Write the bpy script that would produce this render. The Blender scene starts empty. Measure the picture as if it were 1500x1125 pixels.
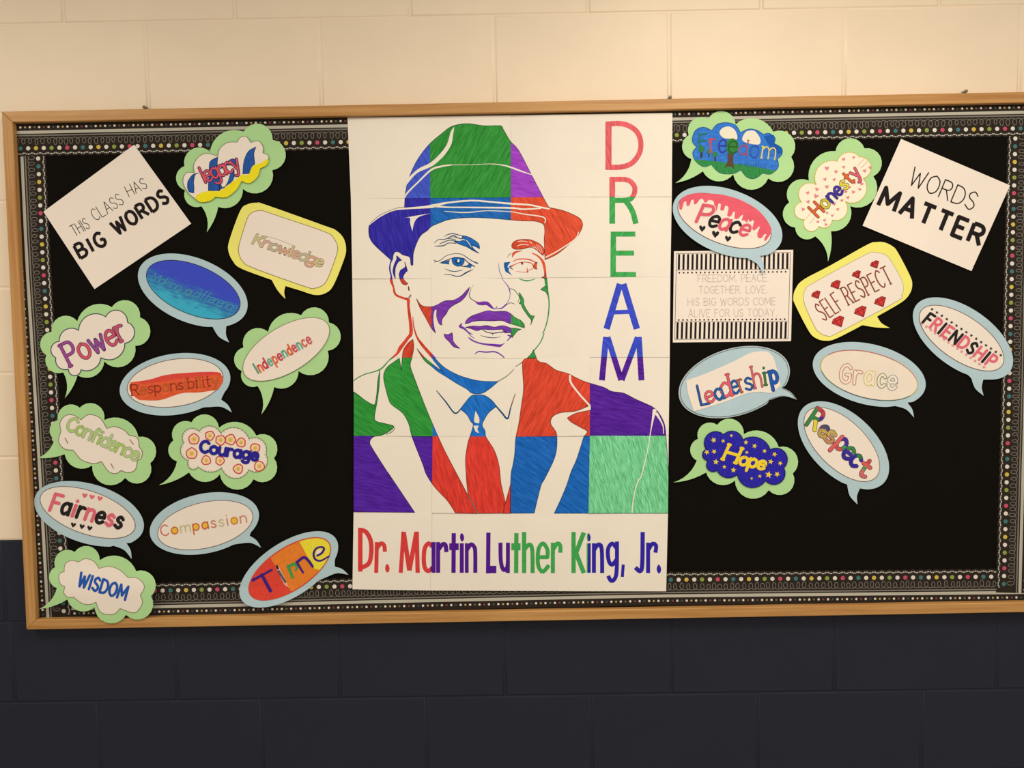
import bpy, math, random
from mathutils import Vector, Matrix
from mathutils.geometry import tessellate_polygon
random.seed(7)
SC = bpy.context.scene
COL = SC.collection

# ---------------------------------------------------------------- camera
FPX = 1126.0
CAM = Vector((0.0, -1.835, 1.6975))
YAW, PITCH, ROLL = 0.005917, -0.063947, 0.016339
ROT = Matrix.Rotation(YAW, 3, 'Z') @ Matrix.Rotation(PITCH, 3, 'X') @ Matrix.Rotation(ROLL, 3, 'Y')
cd = bpy.data.cameras.new('camera')
cam = bpy.data.objects.new('camera', cd)
COL.objects.link(cam)
cd.sensor_fit = 'HORIZONTAL'
cd.sensor_width = 36.0
cd.lens = 36.0 * FPX / 1500.0
R_, F_, U_ = ROT.col[0], ROT.col[1], ROT.col[2]
cam.matrix_world = Matrix(((R_[0], U_[0], -F_[0], CAM[0]), (R_[1], U_[1], -F_[1], CAM[1]),
                           (R_[2], U_[2], -F_[2], CAM[2]), (0, 0, 0, 1)))
SC.camera = cam
# ---------------------------------------------------------------- light
SC.view_settings.view_transform = 'Standard'
SC.view_settings.look = 'None'
SC.view_settings.exposure = -0.14
SC.view_settings.gamma = 1.0
SC.view_settings.use_curve_mapping = False
TINT = (0.98, 0.84, 0.65)            # colour of the warm corridor light
world = bpy.data.worlds.new('corridor_ambient')
SC.world = world
world.use_nodes = True
bg = world.node_tree.nodes['Background']
bg.inputs[0].default_value = (1.0, 0.857, 0.665, 1)
bg.inputs[1].default_value = 0.49

def area(name, loc, sx, sy, power, rot=(0, 0, 0)):
    l = bpy.data.lights.new(name, 'AREA')
    l.shape = 'RECTANGLE'; l.size = sx; l.size_y = sy; l.energy = power
    l.color = (1.0, 0.855, 0.66)
    o = bpy.data.objects.new(name, l); COL.objects.link(o)
    o.location = loc; o.rotation_euler = rot
area('ceiling_lamp', (0.62, -1.02, 2.78), 0.55, 0.5, 16)
area('ceiling_lamp', (3.0, -1.1, 2.78), 1.2, 0.5, 23)
area('ceiling_lamp', (-1.9, -1.25, 2.78), 1.2, 0.5, 22)
area('ceiling_lamp', (0.3, -1.5, 2.8), 1.6, 0.4, 14)
area('ceiling_lamp', (0.9, -3.4, 2.9), 2.6, 1.2, 34)

# ---------------------------------------------------------------- helpers: pixels -> points on the wall
def P(px, py, d=0.0):
    v = ROT @ Vector(((px - 750.0) / FPX, 1.0, -(py - 562.5) / FPX))
    t = (-d - CAM.y) / v.y
    return CAM + v * t

def lin(c):
    c = c / 255.0
    return c / 12.92 if c <= 0.04045 else ((c + 0.055) / 1.055) ** 2.4
def alb(rgb):
    return tuple(min(0.93, lin(c) / t) for c, t in zip(rgb, TINT))

MATS = {}
def nodes_of(m):
    m.use_nodes = True
    nt = m.node_tree
    return nt, nt.nodes, nt.links, nt.nodes['Principled BSDF']
def mat(key, rgb, rough=0.75, var=0.06, scale=(12, 12, 12), bump=0.0, bscale=300, coat=0.0, ang=0.0, spec=0.3, detail=3):
    """one colour with a little procedural variation (fibres, marker streaks)"""
    if key in MATS: return MATS[key]
    m = bpy.data.materials.new(key); MATS[key] = m
    nt, N, L, b = nodes_of(m)
    c = alb(rgb)
    tc = N.new('ShaderNodeTexCoord'); mp = N.new('ShaderNodeMapping')
    mp.inputs['Scale'].default_value = scale
    mr = N.new('ShaderNodeMapping'); mr.inputs['Rotation'].default_value = (0, ang, 0)
    L.new(tc.outputs['Object'], mr.inputs['Vector']); L.new(mr.outputs[0], mp.inputs['Vector'])
    nz = N.new('ShaderNodeTexNoise'); nz.inputs['Scale'].default_value = 1.0
    nz.inputs['Detail'].default_value = detail; nz.inputs['Roughness'].default_value = 0.6
    L.new(mp.outputs[0], nz.inputs['Vector'])
    cr = N.new('ShaderNodeValToRGB')
    cr.color_ramp.elements[0].position = 0.3; cr.color_ramp.elements[1].position = 0.72
    hi = tuple(min(0.93, x * (1 + var) + (0.22 * (var - .4 if var > .4 else 0) + (.06 * var if var > .1 else 0))) for x in c)
    lo = tuple(x * (1 - min(var, .3)) for x in c)
    cr.color_ramp.elements[0].color = (*lo, 1); cr.color_ramp.elements[1].color = (*hi, 1)
    L.new(nz.outputs['Fac'], cr.inputs[0]); L.new(cr.outputs[0], b.inputs['Base Color'])
    b.inputs['Roughness'].default_value = rough
    b.inputs['Specular IOR Level'].default_value = spec
    if coat: b.inputs['Coat Weight'].default_value = coat; b.inputs['Coat Roughness'].default_value = 0.12
    if bump:
        n2 = N.new('ShaderNodeTexNoise'); n2.inputs['Scale'].default_value = bscale; n2.inputs['Detail'].default_value = 3
        L.new(tc.outputs['Object'], n2.inputs['Vector'])
        bp = N.new('ShaderNodeBump'); bp.inputs['Strength'].default_value = bump; bp.inputs['Distance'].default_value = 0.001
        L.new(n2.outputs['Fac'], bp.inputs['Height']); L.new(bp.outputs[0], b.inputs['Normal'])
    return m
def ink(rgb, var=0.22, ang=0.0, s=(420, 60, 70)):
    return mat('marker_ink_%02x%02x%02x_%d_%d' % (*rgb, int(var * 100), int(ang * 10)), rgb, 0.7, var, s, ang=ang, spec=0.08)
def pen(rgb):
    return mat('pen_%02x%02x%02x' % rgb, rgb, 0.7, 0.04, spec=0.08)

PAPER = mat('white_drawing_paper', (238, 220, 194), 0.85, 0.025, (6, 6, 6), 0.25, 60, spec=0.15)
CARDW = mat('white_copy_paper', (238, 217, 192), 0.85, 0.02, (6, 6, 6), 0.15, 60, spec=0.15)
GREEN = mat('green_construction_paper', (174, 208, 136), 0.85, 0.05, (9, 9, 9), 0.1, 300)
BLUE = mat('pale_blue_construction_paper', (178, 194, 190), 0.85, 0.05, (9, 9, 9), 0.1, 300)
YELL = mat('yellow_construction_paper', (238, 222, 106), 0.85, 0.04, (9, 9, 9), 0.1, 300)

# ---------------------------------------------------------------- outlines: parsing, smoothing, filling, stroking
CROPS = {'A': (500, 160, 5.7692), 'B': (740, 160, 5.7692), 'C': (500, 350, 5.7692), 'D': (740, 350, 5.7692),
         'E': (500, 510, 5.7692), 'F': (740, 510, 5.7692), 'G': (500, 690, 5.7692), 'H': (740, 690, 5.7692),
         'f': (620, 330, 12.5), 'g': (720, 330, 12.5), 'h': (620, 410, 12.5), 'i': (700, 410, 12.5),
         'j': (620, 480, 12.5), 'k': (700, 480, 12.5), 'K': (530, 360, 12.5), 'L': (530, 280, 12.5)}
def parse(s, crop=None):
    cx, cy, k = crop if crop else (0, 0, 1)
    out = []; w = None
    for t in s.split():
        if t in CROPS:
            cx, cy, k = CROPS[t]; continue
        c = '!' in t; v = [float(x) for x in t.replace('!', '').split(',')]
        if len(v) > 2: w = v[2] / k
        out.append((cx + v[0] / k, cy + v[1] / k, c, w))
    return out
def smooth(pts, closed=True, step=3.0):
    n = len(pts); out = []
    last = n if closed else n - 1
    for i in range(last):
        a = pts[i]; b = pts[(i + 1) % n]
        p0 = pts[(i - 1) % n] if (closed or i > 0) else a
        p3 = pts[(i + 2) % n] if (closed or i + 2 < n) else b
        if a[2]: p0 = a
        if b[2]: p3 = b
        ln = math.hypot(b[0] - a[0], b[1] - a[1])
        m = 1 if (a[2] and b[2]) else max(1, min(8, int(math.ceil(ln / step))))
        for k in range(m):
            t = k / m; t2 = t * t; t3 = t2 * t
            q = []
            for j in (0, 1):
                q.append(0.5 * (2 * a[j] + (b[j] - p0[j]) * t + (2 * p0[j] - 5 * a[j] + 4 * b[j] - p3[j]) * t2 + (3 * a[j] - p0[j] - 3 * b[j] + p3[j]) * t3))
            w = None if a[3] is None else a[3] * (1 - t) + b[3] * t
            out.append((q[0], q[1], a[2] and k == 0, w))
    if not closed: out.append(pts[-1])
    return out
def tri_fill(pts):
    vs = [Vector((p[0], p[1], 0)) for p in pts]
    return [tuple((vs[i].x, vs[i].y) for i in t) for t in tessellate_polygon([vs])]
def stroke_quads(pts, w=None, caps=True):
    # split at sharp corners: each leg is its own bar, with a round joint between them
    n = len(pts)
    for i in range(1, n - 1):
        a, b, c = pts[i - 1], pts[i], pts[i + 1]
        ux, uy, vx, vy = b[0] - a[0], b[1] - a[1], c[0] - b[0], c[1] - b[1]
        lu, lv = math.hypot(ux, uy), math.hypot(vx, vy)
        if lu > 1e-6 and lv > 1e-6 and (ux * vx + uy * vy) / (lu * lv) < 0.6:
            h = (w if w is not None else b[3]) / 2
            j = [tuple((b[0] + h * math.cos(k * .7854), b[1] + h * math.sin(k * .7854)) for k in range(8))] if h > .3 else []
            return stroke_bar(pts[:i + 1], w, caps, False) + j + stroke_quads(pts[i:], w, caps)
    return stroke_bar(pts, w, caps, True)
def stroke_bar(pts, w=None, caps=True, last=True):
    """pts (x, y, corner, width) -> list of convex polygons"""
    out = []; n = len(pts)
    if n < 2: return out
    L = []
    for i in range(n):
        a = pts[max(0, i - 1)]; b = pts[min(n - 1, i + 1)]
        dx, dy = b[0] - a[0], b[1] - a[1]; l = math.hypot(dx, dy) or 1e-6
        nx, ny = -dy / l, dx / l
        h = (w if w is not None else pts[i][3]) / 2
        if 0 < i < n - 1:
            d1 = (pts[i][0] - a[0], pts[i][1] - a[1]); l1 = math.hypot(*d1) or 1e-6
            cs = abs((-d1[1] * nx + d1[0] * ny) / l1)
            h2 = h / max(cs, 0.72)
        else: h2 = h
        L.append(((pts[i][0] + nx * h2, pts[i][1] + ny * h2), (pts[i][0] - nx * h2, pts[i][1] - ny * h2)))
    for i in range(n - 1):
        out.append((L[i][0], L[i + 1][0], L[i + 1][1], L[i][1]))
    if caps:
        for i, j in ((0, 1), (n - 1, n - 2)):
            h = (w if w is not None else pts[i][3]) / 2
            dx, dy = pts[i][0] - pts[j][0], pts[i][1] - pts[j][1]
            a0 = math.atan2(dy, dx) - math.pi / 2
            m = 4 if h < 2.5 else 7
            out.append(tuple((pts[i][0] + h * math.cos(a0 + math.pi * k / m), pts[i][1] + h * math.sin(a0 + math.pi * k / m)) for k in range(m + 1)))
    return out
def clip_half(poly, ax, val, keep_less):
    out = []; n = len(poly)
    for i in range(n):
        a = poly[i]; b = poly[(i + 1) % n]
        ia = (a[ax] <= val) if keep_less else (a[ax] >= val)
        ib = (b[ax] <= val) if keep_less else (b[ax] >= val)
        if ia: out.append(a)
        if ia != ib:
            t = (val - a[ax]) / (b[ax] - a[ax])
            out.append((a[0] + (b[0] - a[0]) * t, a[1] + (b[1] - a[1]) * t))
    return out
def dice(poly, g):
    """cut a convex polygon on a grid so that it can follow a bent sheet"""
    res = []
    x0 = min(p[0] for p in poly); x1 = max(p[0] for p in poly)
    for i in range(int(math.floor(x0 / g)), int(math.floor(x1 / g)) + 1):
        q = poly
        if x0 < i * g: q = clip_half(q, 0, i * g, False)
        if x1 > (i + 1) * g and len(q) > 2: q = clip_half(q, 0, (i + 1) * g, True)
        if len(q) < 3: continue
        y0 = min(p[1] for p in q); y1 = max(p[1] for p in q)
        for j in range(int(math.floor(y0 / g)), int(math.floor(y1 / g)) + 1):
            r = q
            if y0 < j * g: r = clip_half(r, 1, j * g, False)
            if y1 > (j + 1) * g and len(r) > 2: r = clip_half(r, 1, (j + 1) * g, True)
            if len(r) > 2: res.append(r)
    return res
def clip_quad(poly, quad):
    q = list(poly); n = len(quad)
    for i in range(n):
        a = quad[i]; b = quad[(i + 1) % n]
        ex, ey = b[0] - a[0], b[1] - a[1]
        out = []; m = len(q)
        if m < 3: return []
        for k in range(m):
            p = q[k]; r = q[(k + 1) % m]
            sp = ex * (p[1] - a[1]) - ey * (p[0] - a[0]); sr = ex * (r[1] - a[1]) - ey * (r[0] - a[0])
            if sp >= 0: out.append(p)
            if (sp >= 0) != (sr >= 0):
                t = sp / (sp - sr); out.append((p[0] + (r[0] - p[0]) * t, p[1] + (r[1] - p[1]) * t))
        q = out
    return q if len(q) > 2 else []

class Sheet:
    """collects flat shapes (in photo pixels on the wall) and links them as one mesh on a bent surface"""
    def __init__(s): s.f = []
    def poly(s, polys, m, lay=0.0):
        for p in polys: s.f.append((p, m, lay))
        return s
    def fill(s, pts, m, lay=0.0): return s.poly(tri_fill(pts), m, lay)
    def build(s, name, parent, org, depth, lay, grid=12.0, thick=0.0):
        vi = {}; V = []; F = []; MI = []; mats = []
        for p, m, l in s.f:
            if m not in mats: mats.append(m)
            mi = mats.index(m)
            for q in (dice(p, grid) if grid else [p]):
                idx = []
                for x, y in q:
                    k = (round(x, 2), round(y, 2), l)
                    if k not in vi:
                        vi[k] = len(V)
                        V.append(P(x, y, depth(x, y) + lay + l * 0.00011) - org)
                    if not idx or idx[-1] != vi[k]: idx.append(vi[k])
                if len(idx) > 1 and idx[0] == idx[-1]: idx.pop()
                if len(set(idx)) == len(idx) and len(idx) > 2:
                    ar = 0.0
                    for i in range(len(q)): ar += q[i][0] * q[(i + 1) % len(q)][1] - q[(i + 1) % len(q)][0] * q[i][1]
                    if abs(ar) < 0.004: continue
                    F.append(idx if ar < 0 else idx[::-1]); MI.append(mi)
        me = bpy.data.meshes.new(name)
        me.from_pydata(V, [], F)
        for m in mats: me.materials.append(m)
        me.polygons.foreach_set('material_index', MI)
        me.update()
        o = bpy.data.objects.new(name, me); COL.objects.link(o)
        if parent is not None: o.parent = parent
        else: o.location = org
        if thick:
            md = o.modifiers.new('paper_thickness', 'SOLIDIFY'); md.thickness = thick; md.offset = -1
        return o
def tag(o, label=None, cat=None, group=None, kind=None):
    if label: o['label'] = label
    if cat: o['category'] = cat
    if group: o['group'] = group
    if kind: o['kind'] = kind
    return o
def empty(name, loc):
    o = bpy.data.objects.new(name, None); o.empty_display_size = 0.05
    COL.objects.link(o); o.location = loc; return o
def mesh(name, V, F, m, parent=None, org=Vector((0, 0, 0)), bevel=0.0):
    me = bpy.data.meshes.new(name)
    me.from_pydata([Vector(v) - org for v in V], [], F); me.materials.append(m); me.update()
    o = bpy.data.objects.new(name, me); COL.objects.link(o)
    if parent is not None: o.parent = parent
    else: o.location = org
    if bevel:
        md = o.modifiers.new('eased_edges', 'BEVEL'); md.width = bevel; md.segments = 2; md.limit_method = 'ANGLE'
    return o
BOXF = [(0, 3, 2, 1), (4, 5, 6, 7), (0, 1, 5, 4), (1, 2, 6, 5), (2, 3, 7, 6), (3, 0, 4, 7)]

# ---------------------------------------------------------------- the wall of painted concrete blocks
Z0 = 1.2192; CH = 0.2032; BW = 0.4064
def wall_paint(key, rgb, bump, rough, tail):
    m = mat(key, rgb, rough, 0.03, (5, 5, 5), bump, 60, spec=0.5)
    b = m.node_tree.nodes['Principled BSDF']
    b.inputs['Coat Weight'].default_value = tail; b.inputs['Coat Roughness'].default_value = 0.3
    b.inputs['Specular IOR Level'].default_value = 0.3
    return m
CREAM = wall_paint('cream_gloss_block_paint', (236, 208, 171), 0.25, 0.6, 0.25)
NAVY = wall_paint('navy_gloss_block_paint', (39, 39, 47), 0.25, 0.5, 0.03)
NAVY.node_tree.nodes['Principled BSDF'].inputs['Specular IOR Level'].default_value = 0.12
def wx(px, py): return P(px, py, 0).x
joints = {7: [wx(467, 15), wx(723, 15), wx(980, 10), wx(1238, 6)],
          6: [wx(95, 60), wx(347, 100), wx(603, 100), wx(862, 90), wx(1115, 90), wx(1374.5, 90)],
          -3: [wx(145, 1070), wx(384, 1070), wx(625, 1070), wx(867, 1070), wx(1110, 1070), wx(1350, 1070)],
          -2: [wx(20, 980), wx(258, 980), wx(497, 980), wx(739, 980), wx(984, 980), wx(1222, 980), wx(1460, 980)]}
wall = mesh('wall_back', [(-3.4, 0.0022, 0), (3.6, 0.0022, 0), (3.6, 0.15, 0), (-3.4, 0.15, 0),
                          (-3.4, 0.0022, Z0), (3.6, 0.0022, Z0), (3.6, 0.15, Z0), (-3.4, 0.15, Z0)], BOXF, NAVY)
tag(wall, kind='structure', label='painted concrete block wall, cream above and navy below')
up = mesh('mortar', [(-3.4, 0.0022, Z0), (3.6, 0.0022, Z0), (3.6, 0.15, Z0), (-3.4, 0.15, Z0),
                     (-3.4, 0.0022, 3.05), (3.6, 0.0022, 3.05), (3.6, 0.15, 3.05), (-3.4, 0.15, 3.05)], BOXF, CREAM, wall)
block_cache = {}
def block(x0, x1, z0, z1, m):
    g = 0.0012; w = round(x1 - x0, 3); key = (w, m.name)
    x0 += g; x1 -= g; z0 += g; z1 -= g
    c = Vector(((x0 + x1) / 2, 0.0026, (z0 + z1) / 2))
    if key not in block_cache:
        hx, hz = (x1 - x0) / 2, (CH / 2 - g); b = 0.0048
        V = [(-hx, 0, -hz), (hx, 0, -hz), (hx, 0, hz), (-hx, 0, hz),
             (-hx + b * .5, -0.0016, -hz + b * .35), (hx - b * .5, -0.0016, -hz + b * .35), (hx - b * .5, -0.0016, hz - b * .35), (-hx + b * .5, -0.0016, hz - b * .35),
             (-hx + b, -0.0032, -hz + b * .7), (hx - b, -0.0032, -hz + b * .7), (hx - b, -0.0032, hz - b * .7), (-hx + b, -0.0032, hz - b * .7)]
        F = [(8, 9, 10, 11)]
        for k in (0, 4):
            for i in range(4): F.append((k + i, k + (i + 1) % 4, k + 4 + (i + 1) % 4, k + 4 + i))
        me = bpy.data.meshes.new('block'); me.from_pydata(V, [], F); me.materials.append(m)
        me.polygons.foreach_set('use_smooth', [False] + [True] * 8)
        me.update()
        block_cache[key] = me
    o = bpy.data.objects.new('block', block_cache[key]); COL.objects.link(o)
    o.parent = wall; o.location = c + Vector((0, 0.0003 * math.sin(c.x * 37 + c.z * 91), 0))
for r in range(-6, 9):
    if r in joints:
        js = list(joints[r])
    else:
        off = joints[6][0] if r % 2 == 0 else joints[7][0]
        js = [off + BW * k for k in range(6)]
    while js[0] > -3.2: js.insert(0, js[0] - BW)
    while js[-1] < 3.2: js.append(js[-1] + BW)
    z0 = Z0 + r * CH
    for a, b in zip(js, js[1:]): block(a, b, z0, z0 + CH, CREAM if r >= 0 else NAVY)
fl = mesh('floor', [(-3.4, -4.2, -0.1), (3.6, -4.2, -0.1), (3.6, 0.15, -0.1), (-3.4, 0.15, -0.1),
                    (-3.4, -4.2, 0), (3.6, -4.2, 0), (3.6, 0.15, 0), (-3.4, 0.15, 0)], BOXF,
          mat('speckled_vinyl_tile', (176, 160, 132), 0.35, 0.08, (60, 60, 60), spec=0.5))
tag(fl, kind='structure')
# ---------------------------------------------------------------- the bulletin board
DB, DF = 0.011, 0.026       # front of the black board, front of the oak frame
OUT = [P(2, 163.5, DF), P(1545, 133.5, DF), P(1530, 896.5, DF), P(38.5, 922.5, DF)]   # TL TR BR BL
ZT = (OUT[0].z + OUT[1].z) / 2; ZB = (OUT[2].z + OUT[3].z) / 2
def oak(key, horiz):
    if key in MATS: return MATS[key]
    m = bpy.data.materials.new(key); MATS[key] = m
    nt, N, L, b = nodes_of(m)
    tc = N.new('ShaderNodeTexCoord'); mp = N.new('ShaderNodeMapping')
    mp.inputs['Scale'].default_value = (1.6, 60, 60) if horiz else (60, 60, 1.6)
    L.new(tc.outputs['Object'], mp.inputs['Vector'])
    n1 = N.new('ShaderNodeTexNoise'); n1.inputs['Scale'].default_value = 2.2; n1.inputs['Detail'].default_value = 6; n1.inputs['Distortion'].default_value = 0.6
    L.new(mp.outputs[0], n1.inputs['Vector'])
    cr = N.new('ShaderNodeValToRGB'); e = cr.color_ramp.elements
    e[0].position = 0.28; e[0].color = (*alb((170, 112, 54)), 1)
    e[1].position = 0.75; e[1].color = (*alb((202, 148, 84)), 1)
    L.new(n1.outputs['Fac'], cr.inputs[0]); L.new(cr.outputs[0], b.inputs['Base Color'])
    b.inputs['Roughness'].default_value = 0.42; b.inputs['Specular IOR Level'].default_value = 0.45
    return m
board = empty('bulletin_board', Vector((0, 0, ZB)))
tag(board, 'long black bulletin board in a narrow oak frame on the block wall', 'bulletin board')
org = board.location.copy()
CLOTH = mat('black_board_paper', (18, 14, 10), 0.9, 0.04, (20, 20, 20), 0.05, 400, spec=0.04)
ins = 0.0245
IN = [OUT[0] + Vector((ins, 0, -ins)), OUT[1] + Vector((-ins, 0, -ins)), OUT[2] + Vector((-ins, 0, ins)), OUT[3] + Vector((ins, 0, ins))]
q = [Vector((v.x, -DB, v.z)) for v in IN]
ex = 0.004
for v, sx, sz in zip(q, (-1, 1, 1, -1), (1, 1, -1, -1)): v.x += sx * ex; v.z += sz * ex
V = [(v.x, -0.001, v.z) for v in q] + [tuple(v) for v in q]
mesh('backing_panel', V, [(0, 1, 2, 3), (7, 6, 5, 4), (0, 4, 5, 1), (1, 5, 6, 2), (2, 6, 7, 3), (3, 7, 4, 0)], CLOTH, board, org)
for i in range(4):
    j = (i + 1) % 4
    V = []
    for y in (-0.0008, -DF):
        V += [(OUT[i].x, y, OUT[i].z), (OUT[j].x, y, OUT[j].z), (IN[j].x, y, IN[j].z), (IN[i].x, y, IN[i].z)]
    mesh('frame_rail', V, [(0, 1, 2, 3), (7, 6, 5, 4), (0, 4, 5, 1), (1, 5, 6, 2), (2, 6, 7, 3), (3, 7, 4, 0)],
         oak('oak_across', True) if i % 2 == 0 else oak('oak_upright', False), board, org, bevel=0.0018)
STEEL = mat('dull_steel', (120, 105, 85), 0.4, 0.05)
for px, py in ((213, 158.6), (981, 144.2), (1413, 135.6)):
    c = P(px, py, 0.010); w = 0.004
    V = [(c.x + sx * w, y, c.z + z) for y in (-0.018, -0.001) for sx, z in ((-1, -0.001), (1, -0.001), (.6, 0.0045), (-.6, 0.0045))]
    mesh('hanging_clip', V, [(0, 1, 2, 3), (7, 6, 5, 4), (0, 4, 5, 1), (1, 5, 6, 2), (2, 6, 7, 3), (3, 7, 4, 0)], STEEL, board, org, bevel=0.0006)

# ---------------------------------------------------------------- scalloped printed border strips
BASE = mat('dark_brown_border_paper', (46, 37, 29), 0.8, 0.06, (20, 20, 20), spec=0.1)
BC = {'w': pen((222, 206, 184)), 'p': pen((196, 74, 96)), 't': pen((66, 112, 108)), 'y': pen((206, 174, 72)), 'g': pen((138, 150, 66)),
      'line': pen((186, 174, 150)), 'grey': pen((128, 118, 102)), 'loop': pen((122, 113, 98)), 'dash': pen((214, 202, 180)),
      'sp': pen((138, 70, 74)), 'st': pen((74, 84, 80)), 'sy': pen((196, 160, 96)), 'sg': pen((112, 112, 72))}
def disc(cx, cy, r, n=10): return tuple((cx + r * math.cos(2 * math.pi * k / n), cy + r * math.sin(2 * math.pi * k / n)) for k in range(n))
def border(label, path, side, s0, s1, lay, ends=(0, 0), vmax=45.5):
    """path: centre line of the small dots; side: +1/-1 which way is inward; s: distance along it"""
    cum = [0]
    for a, b in zip(path, path[1:]): cum.append(cum[-1] + math.hypot(b[0] - a[0], b[1] - a[1]))
    def pos(u, v):
        i = 0
        while i < len(path) - 2 and u > cum[i + 1]: i += 1
        a, b = path[i], path[i + 1]; l = cum[i + 1] - cum[i]; t = (u - cum[i]) / l
        dx, dy = (b[0] - a[0]) / l, (b[1] - a[1]) / l
        return (a[0] + dx * l * t - dy * side * v, a[1] + dy * l * t + dx * side * v)
    T = cum[-1]; pitch = 11.45; o0 = -6.5
    c = Sheet(); edge = []
    n = int((s1 - s0) / (pitch / 6))
    us = [s0 + (s1 - s0) * i / n for i in range(n + 1)]
    def sc(u): return 41.0 + 1.8 * abs(math.sin(math.pi * u / pitch))
    cells = []
    for a, b in zip(us, us[1:]):
        cells.append((pos(a, o0), pos(b, o0), pos(b, sc(b)), pos(a, sc(a))))
    c.poly(cells, BASE)
    mid = pos((s0 + s1) / 2, 18); og = P(mid[0], mid[1], DB)
    flat = lambda x, y: DB
    t = c.build('border_trim', None, og, flat, lay, grid=None, thick=0.00025)
    tag(t, label, 'border trim', 'printed border strips around the black board')
    pr = Sheet()
    def band(v0, v1, m, l=0):
        m_ = max(2, int((s1 - s0) / 60)); uu = [s0 + (s1 - s0) * i / m_ for i in range(m_ + 1)]
        pr.poly([(pos(a, v0), pos(b, v0), pos(b, v1), pos(a, v1)) for a, b in zip(uu, uu[1:])], m, l)
    band(5.0, 9.4, BC['line']); band(11.2, 13.0, BC['grey'])
    k = 0; u = s0 + 5.7
    while u < s1 - 2:
        col = 'w' if k % 2 == 0 else 'tygp'[(k // 2) % 4]
        pr.poly([disc(*pos(u, 30.8), 3.1, 12)], BC[col])
        for j in range(5):
            a = (j - 2) / 5.0
            uu = u + a * pitch; vv = 38.4 - 2.2 * (abs(a) * 2) ** 2
            if s0 < uu < s1:
                x, y = pos(uu, vv); x2, y2 = pos(uu + 0.5 * a, vv + 1.7)
                nx, ny = (y2 - y) * 0.36, -(x2 - x) * 0.36
                pr.poly([((x + nx, y + ny), (x2 + nx, y2 + ny), (x2 - nx, y2 - ny), (x - nx, y - ny))], BC['dash'])
        u += pitch; k += 1
    k = 0; u = s0 + 4
    while u < s1 - 2:
        col = 'w' if k % 2 == 0 else ('st', 'sy', 'sg', 'sp')[(k // 2) % 4]
        pr.poly([disc(*pos(u, 0), 1.75 if k % 2 == 0 else 1.5, 8)], BC[col])
        u += 6.9; k += 1
    u = s0 + 4; pts = []
    rnd = random.Random(int(s1))
    while u < s1 - 8:                                   # the doodled row of loops
        st = 9.0 + rnd.uniform(-1.4, 1.4); h = 9.5 + rnd.uniform(-1.5, 1.2); wd = 2.4 + rnd.uniform(-.4, .5)
        pts.append((*pos(u - st * .5, 15.6), 0, .85)); pts.append((*pos(u + wd * .3, 16.6), 0, .85))
        for a in range(7):
            an = -math.pi / 2 + math.pi * 2 * (a + .7) / 8
            pts.append((*pos(u + wd * math.cos(an), 16.0 + h * .5 + h * .5 * math.sin(an)), 0, .85))
        u += st
    if pts: pr.poly(stroke_quads(smooth(pts, False, 2.5), 0.85, False), BC['loop'], 1)
    pr.build('border_print', t, og, flat, lay + 0.00008, grid=None)
topp = [(12, 187.1), (500, 177.3), (1000, 166.9), (1530, 156.6)]
botp = [(50, 899.8), (360, 893.3), (521, 889.3), (946, 880.4), (1390, 876.2), (1522, 874.8)]
lefp = [(24.5, 222), (32, 385), (39, 495), (51, 690), (59, 830), (63, 905)]
rigp = [(1518.5, 190), (1512, 440), (1509, 577), (1501.5, 850), (1501, 872)]
border('printed border strip along the bottom of the black board, dots beside loops', botp, -1, 0, 1471, 0.0003)
border('printed border strip down the left side of the black board', lefp, -1, 6, 684, 0.0008)
border('printed border strip down the right side of the black board', rigp, 1, 8, 679, 0.0008)
border('printed border strip along the top of the black board', topp, 1, 0, 1517, 0.0013)

# ---------------------------------------------------------------- the poster of 24 marker-coloured sheets
GX = [[(509, 172.4), (629, 170.6), (748, 168.8), (864, 167.2), (985, 165.5)],
      [(514, 290.5), (630.3, 290), (748.3, 289), (864, 288.5), (984, 288)],
      [(516, 408.3), (631.5, 408), (748.7, 407), (864, 406), (982, 405.5)],
      [(517.5, 523.7), (632.5, 523.7), (748.7, 525), (864, 523.2), (981, 523.2)],
      [(518, 638.4), (633.7, 639), (749, 639.6), (864, 638.4), (979.5, 638)],
      [(518, 750), (632.5, 751.3), (748, 752.4), (862, 752), (978.5, 751.7)],
      [(516.3, 863.2), (630, 865), (746, 865.5), (860.5, 866), (975.8, 866.2)]]
R0 = {}
SHEETCOL = [[(62, 82, 188), (48, 138, 50), (160, 62, 186), (226, 92, 92)],
            [(46, 36, 150), (22, 98, 168), (216, 74, 44), (62, 160, 76)],
            [(206, 62, 38), (118, 50, 158), (56, 146, 66), (54, 72, 188)],
            [(44, 142, 50), (20, 106, 188), (214, 66, 40), (82, 24, 140)],
            [(80, 26, 146), (218, 56, 42), (16, 96, 172), (92, 192, 116)],
            [(216, 62, 58), (84, 26, 132), (66, 160, 74), (50, 36, 152)]]
def dpost(i, j):
    """every sheet bellies a little and overlaps its neighbour"""
    a, b, c, d = GX[i][j], GX[i][j + 1], GX[i + 1][j + 1], GX[i + 1][j]
    x0, y0, wx_, wy_ = a[0], a[1], b[0] - a[0], d[1] - a[1]
    rnd = random.Random(i * 7 + j); am = 0.001 + 0.0016 * rnd.random(); tx = rnd.uniform(-.0012, .0012); ty = rnd.uniform(.0002, .0012); lf = 0.0004 * ((i + j) % 2)
    def f(x, y):
        u = (x - x0) / wx_; v = (y - y0) / wy_
        return DB + 0.0032 + lf + am * max(0, math.sin(math.pi * min(1, max(0, u)))) * (.4 + .6 * max(0, math.sin(math.pi * min(1, max(0, v))))) + tx * (u - .5) + ty * (v - .5)
    return f
INKP = []      # (convex polygon, kind) over the whole poster; kind None = the sheet's own marker colour
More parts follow.
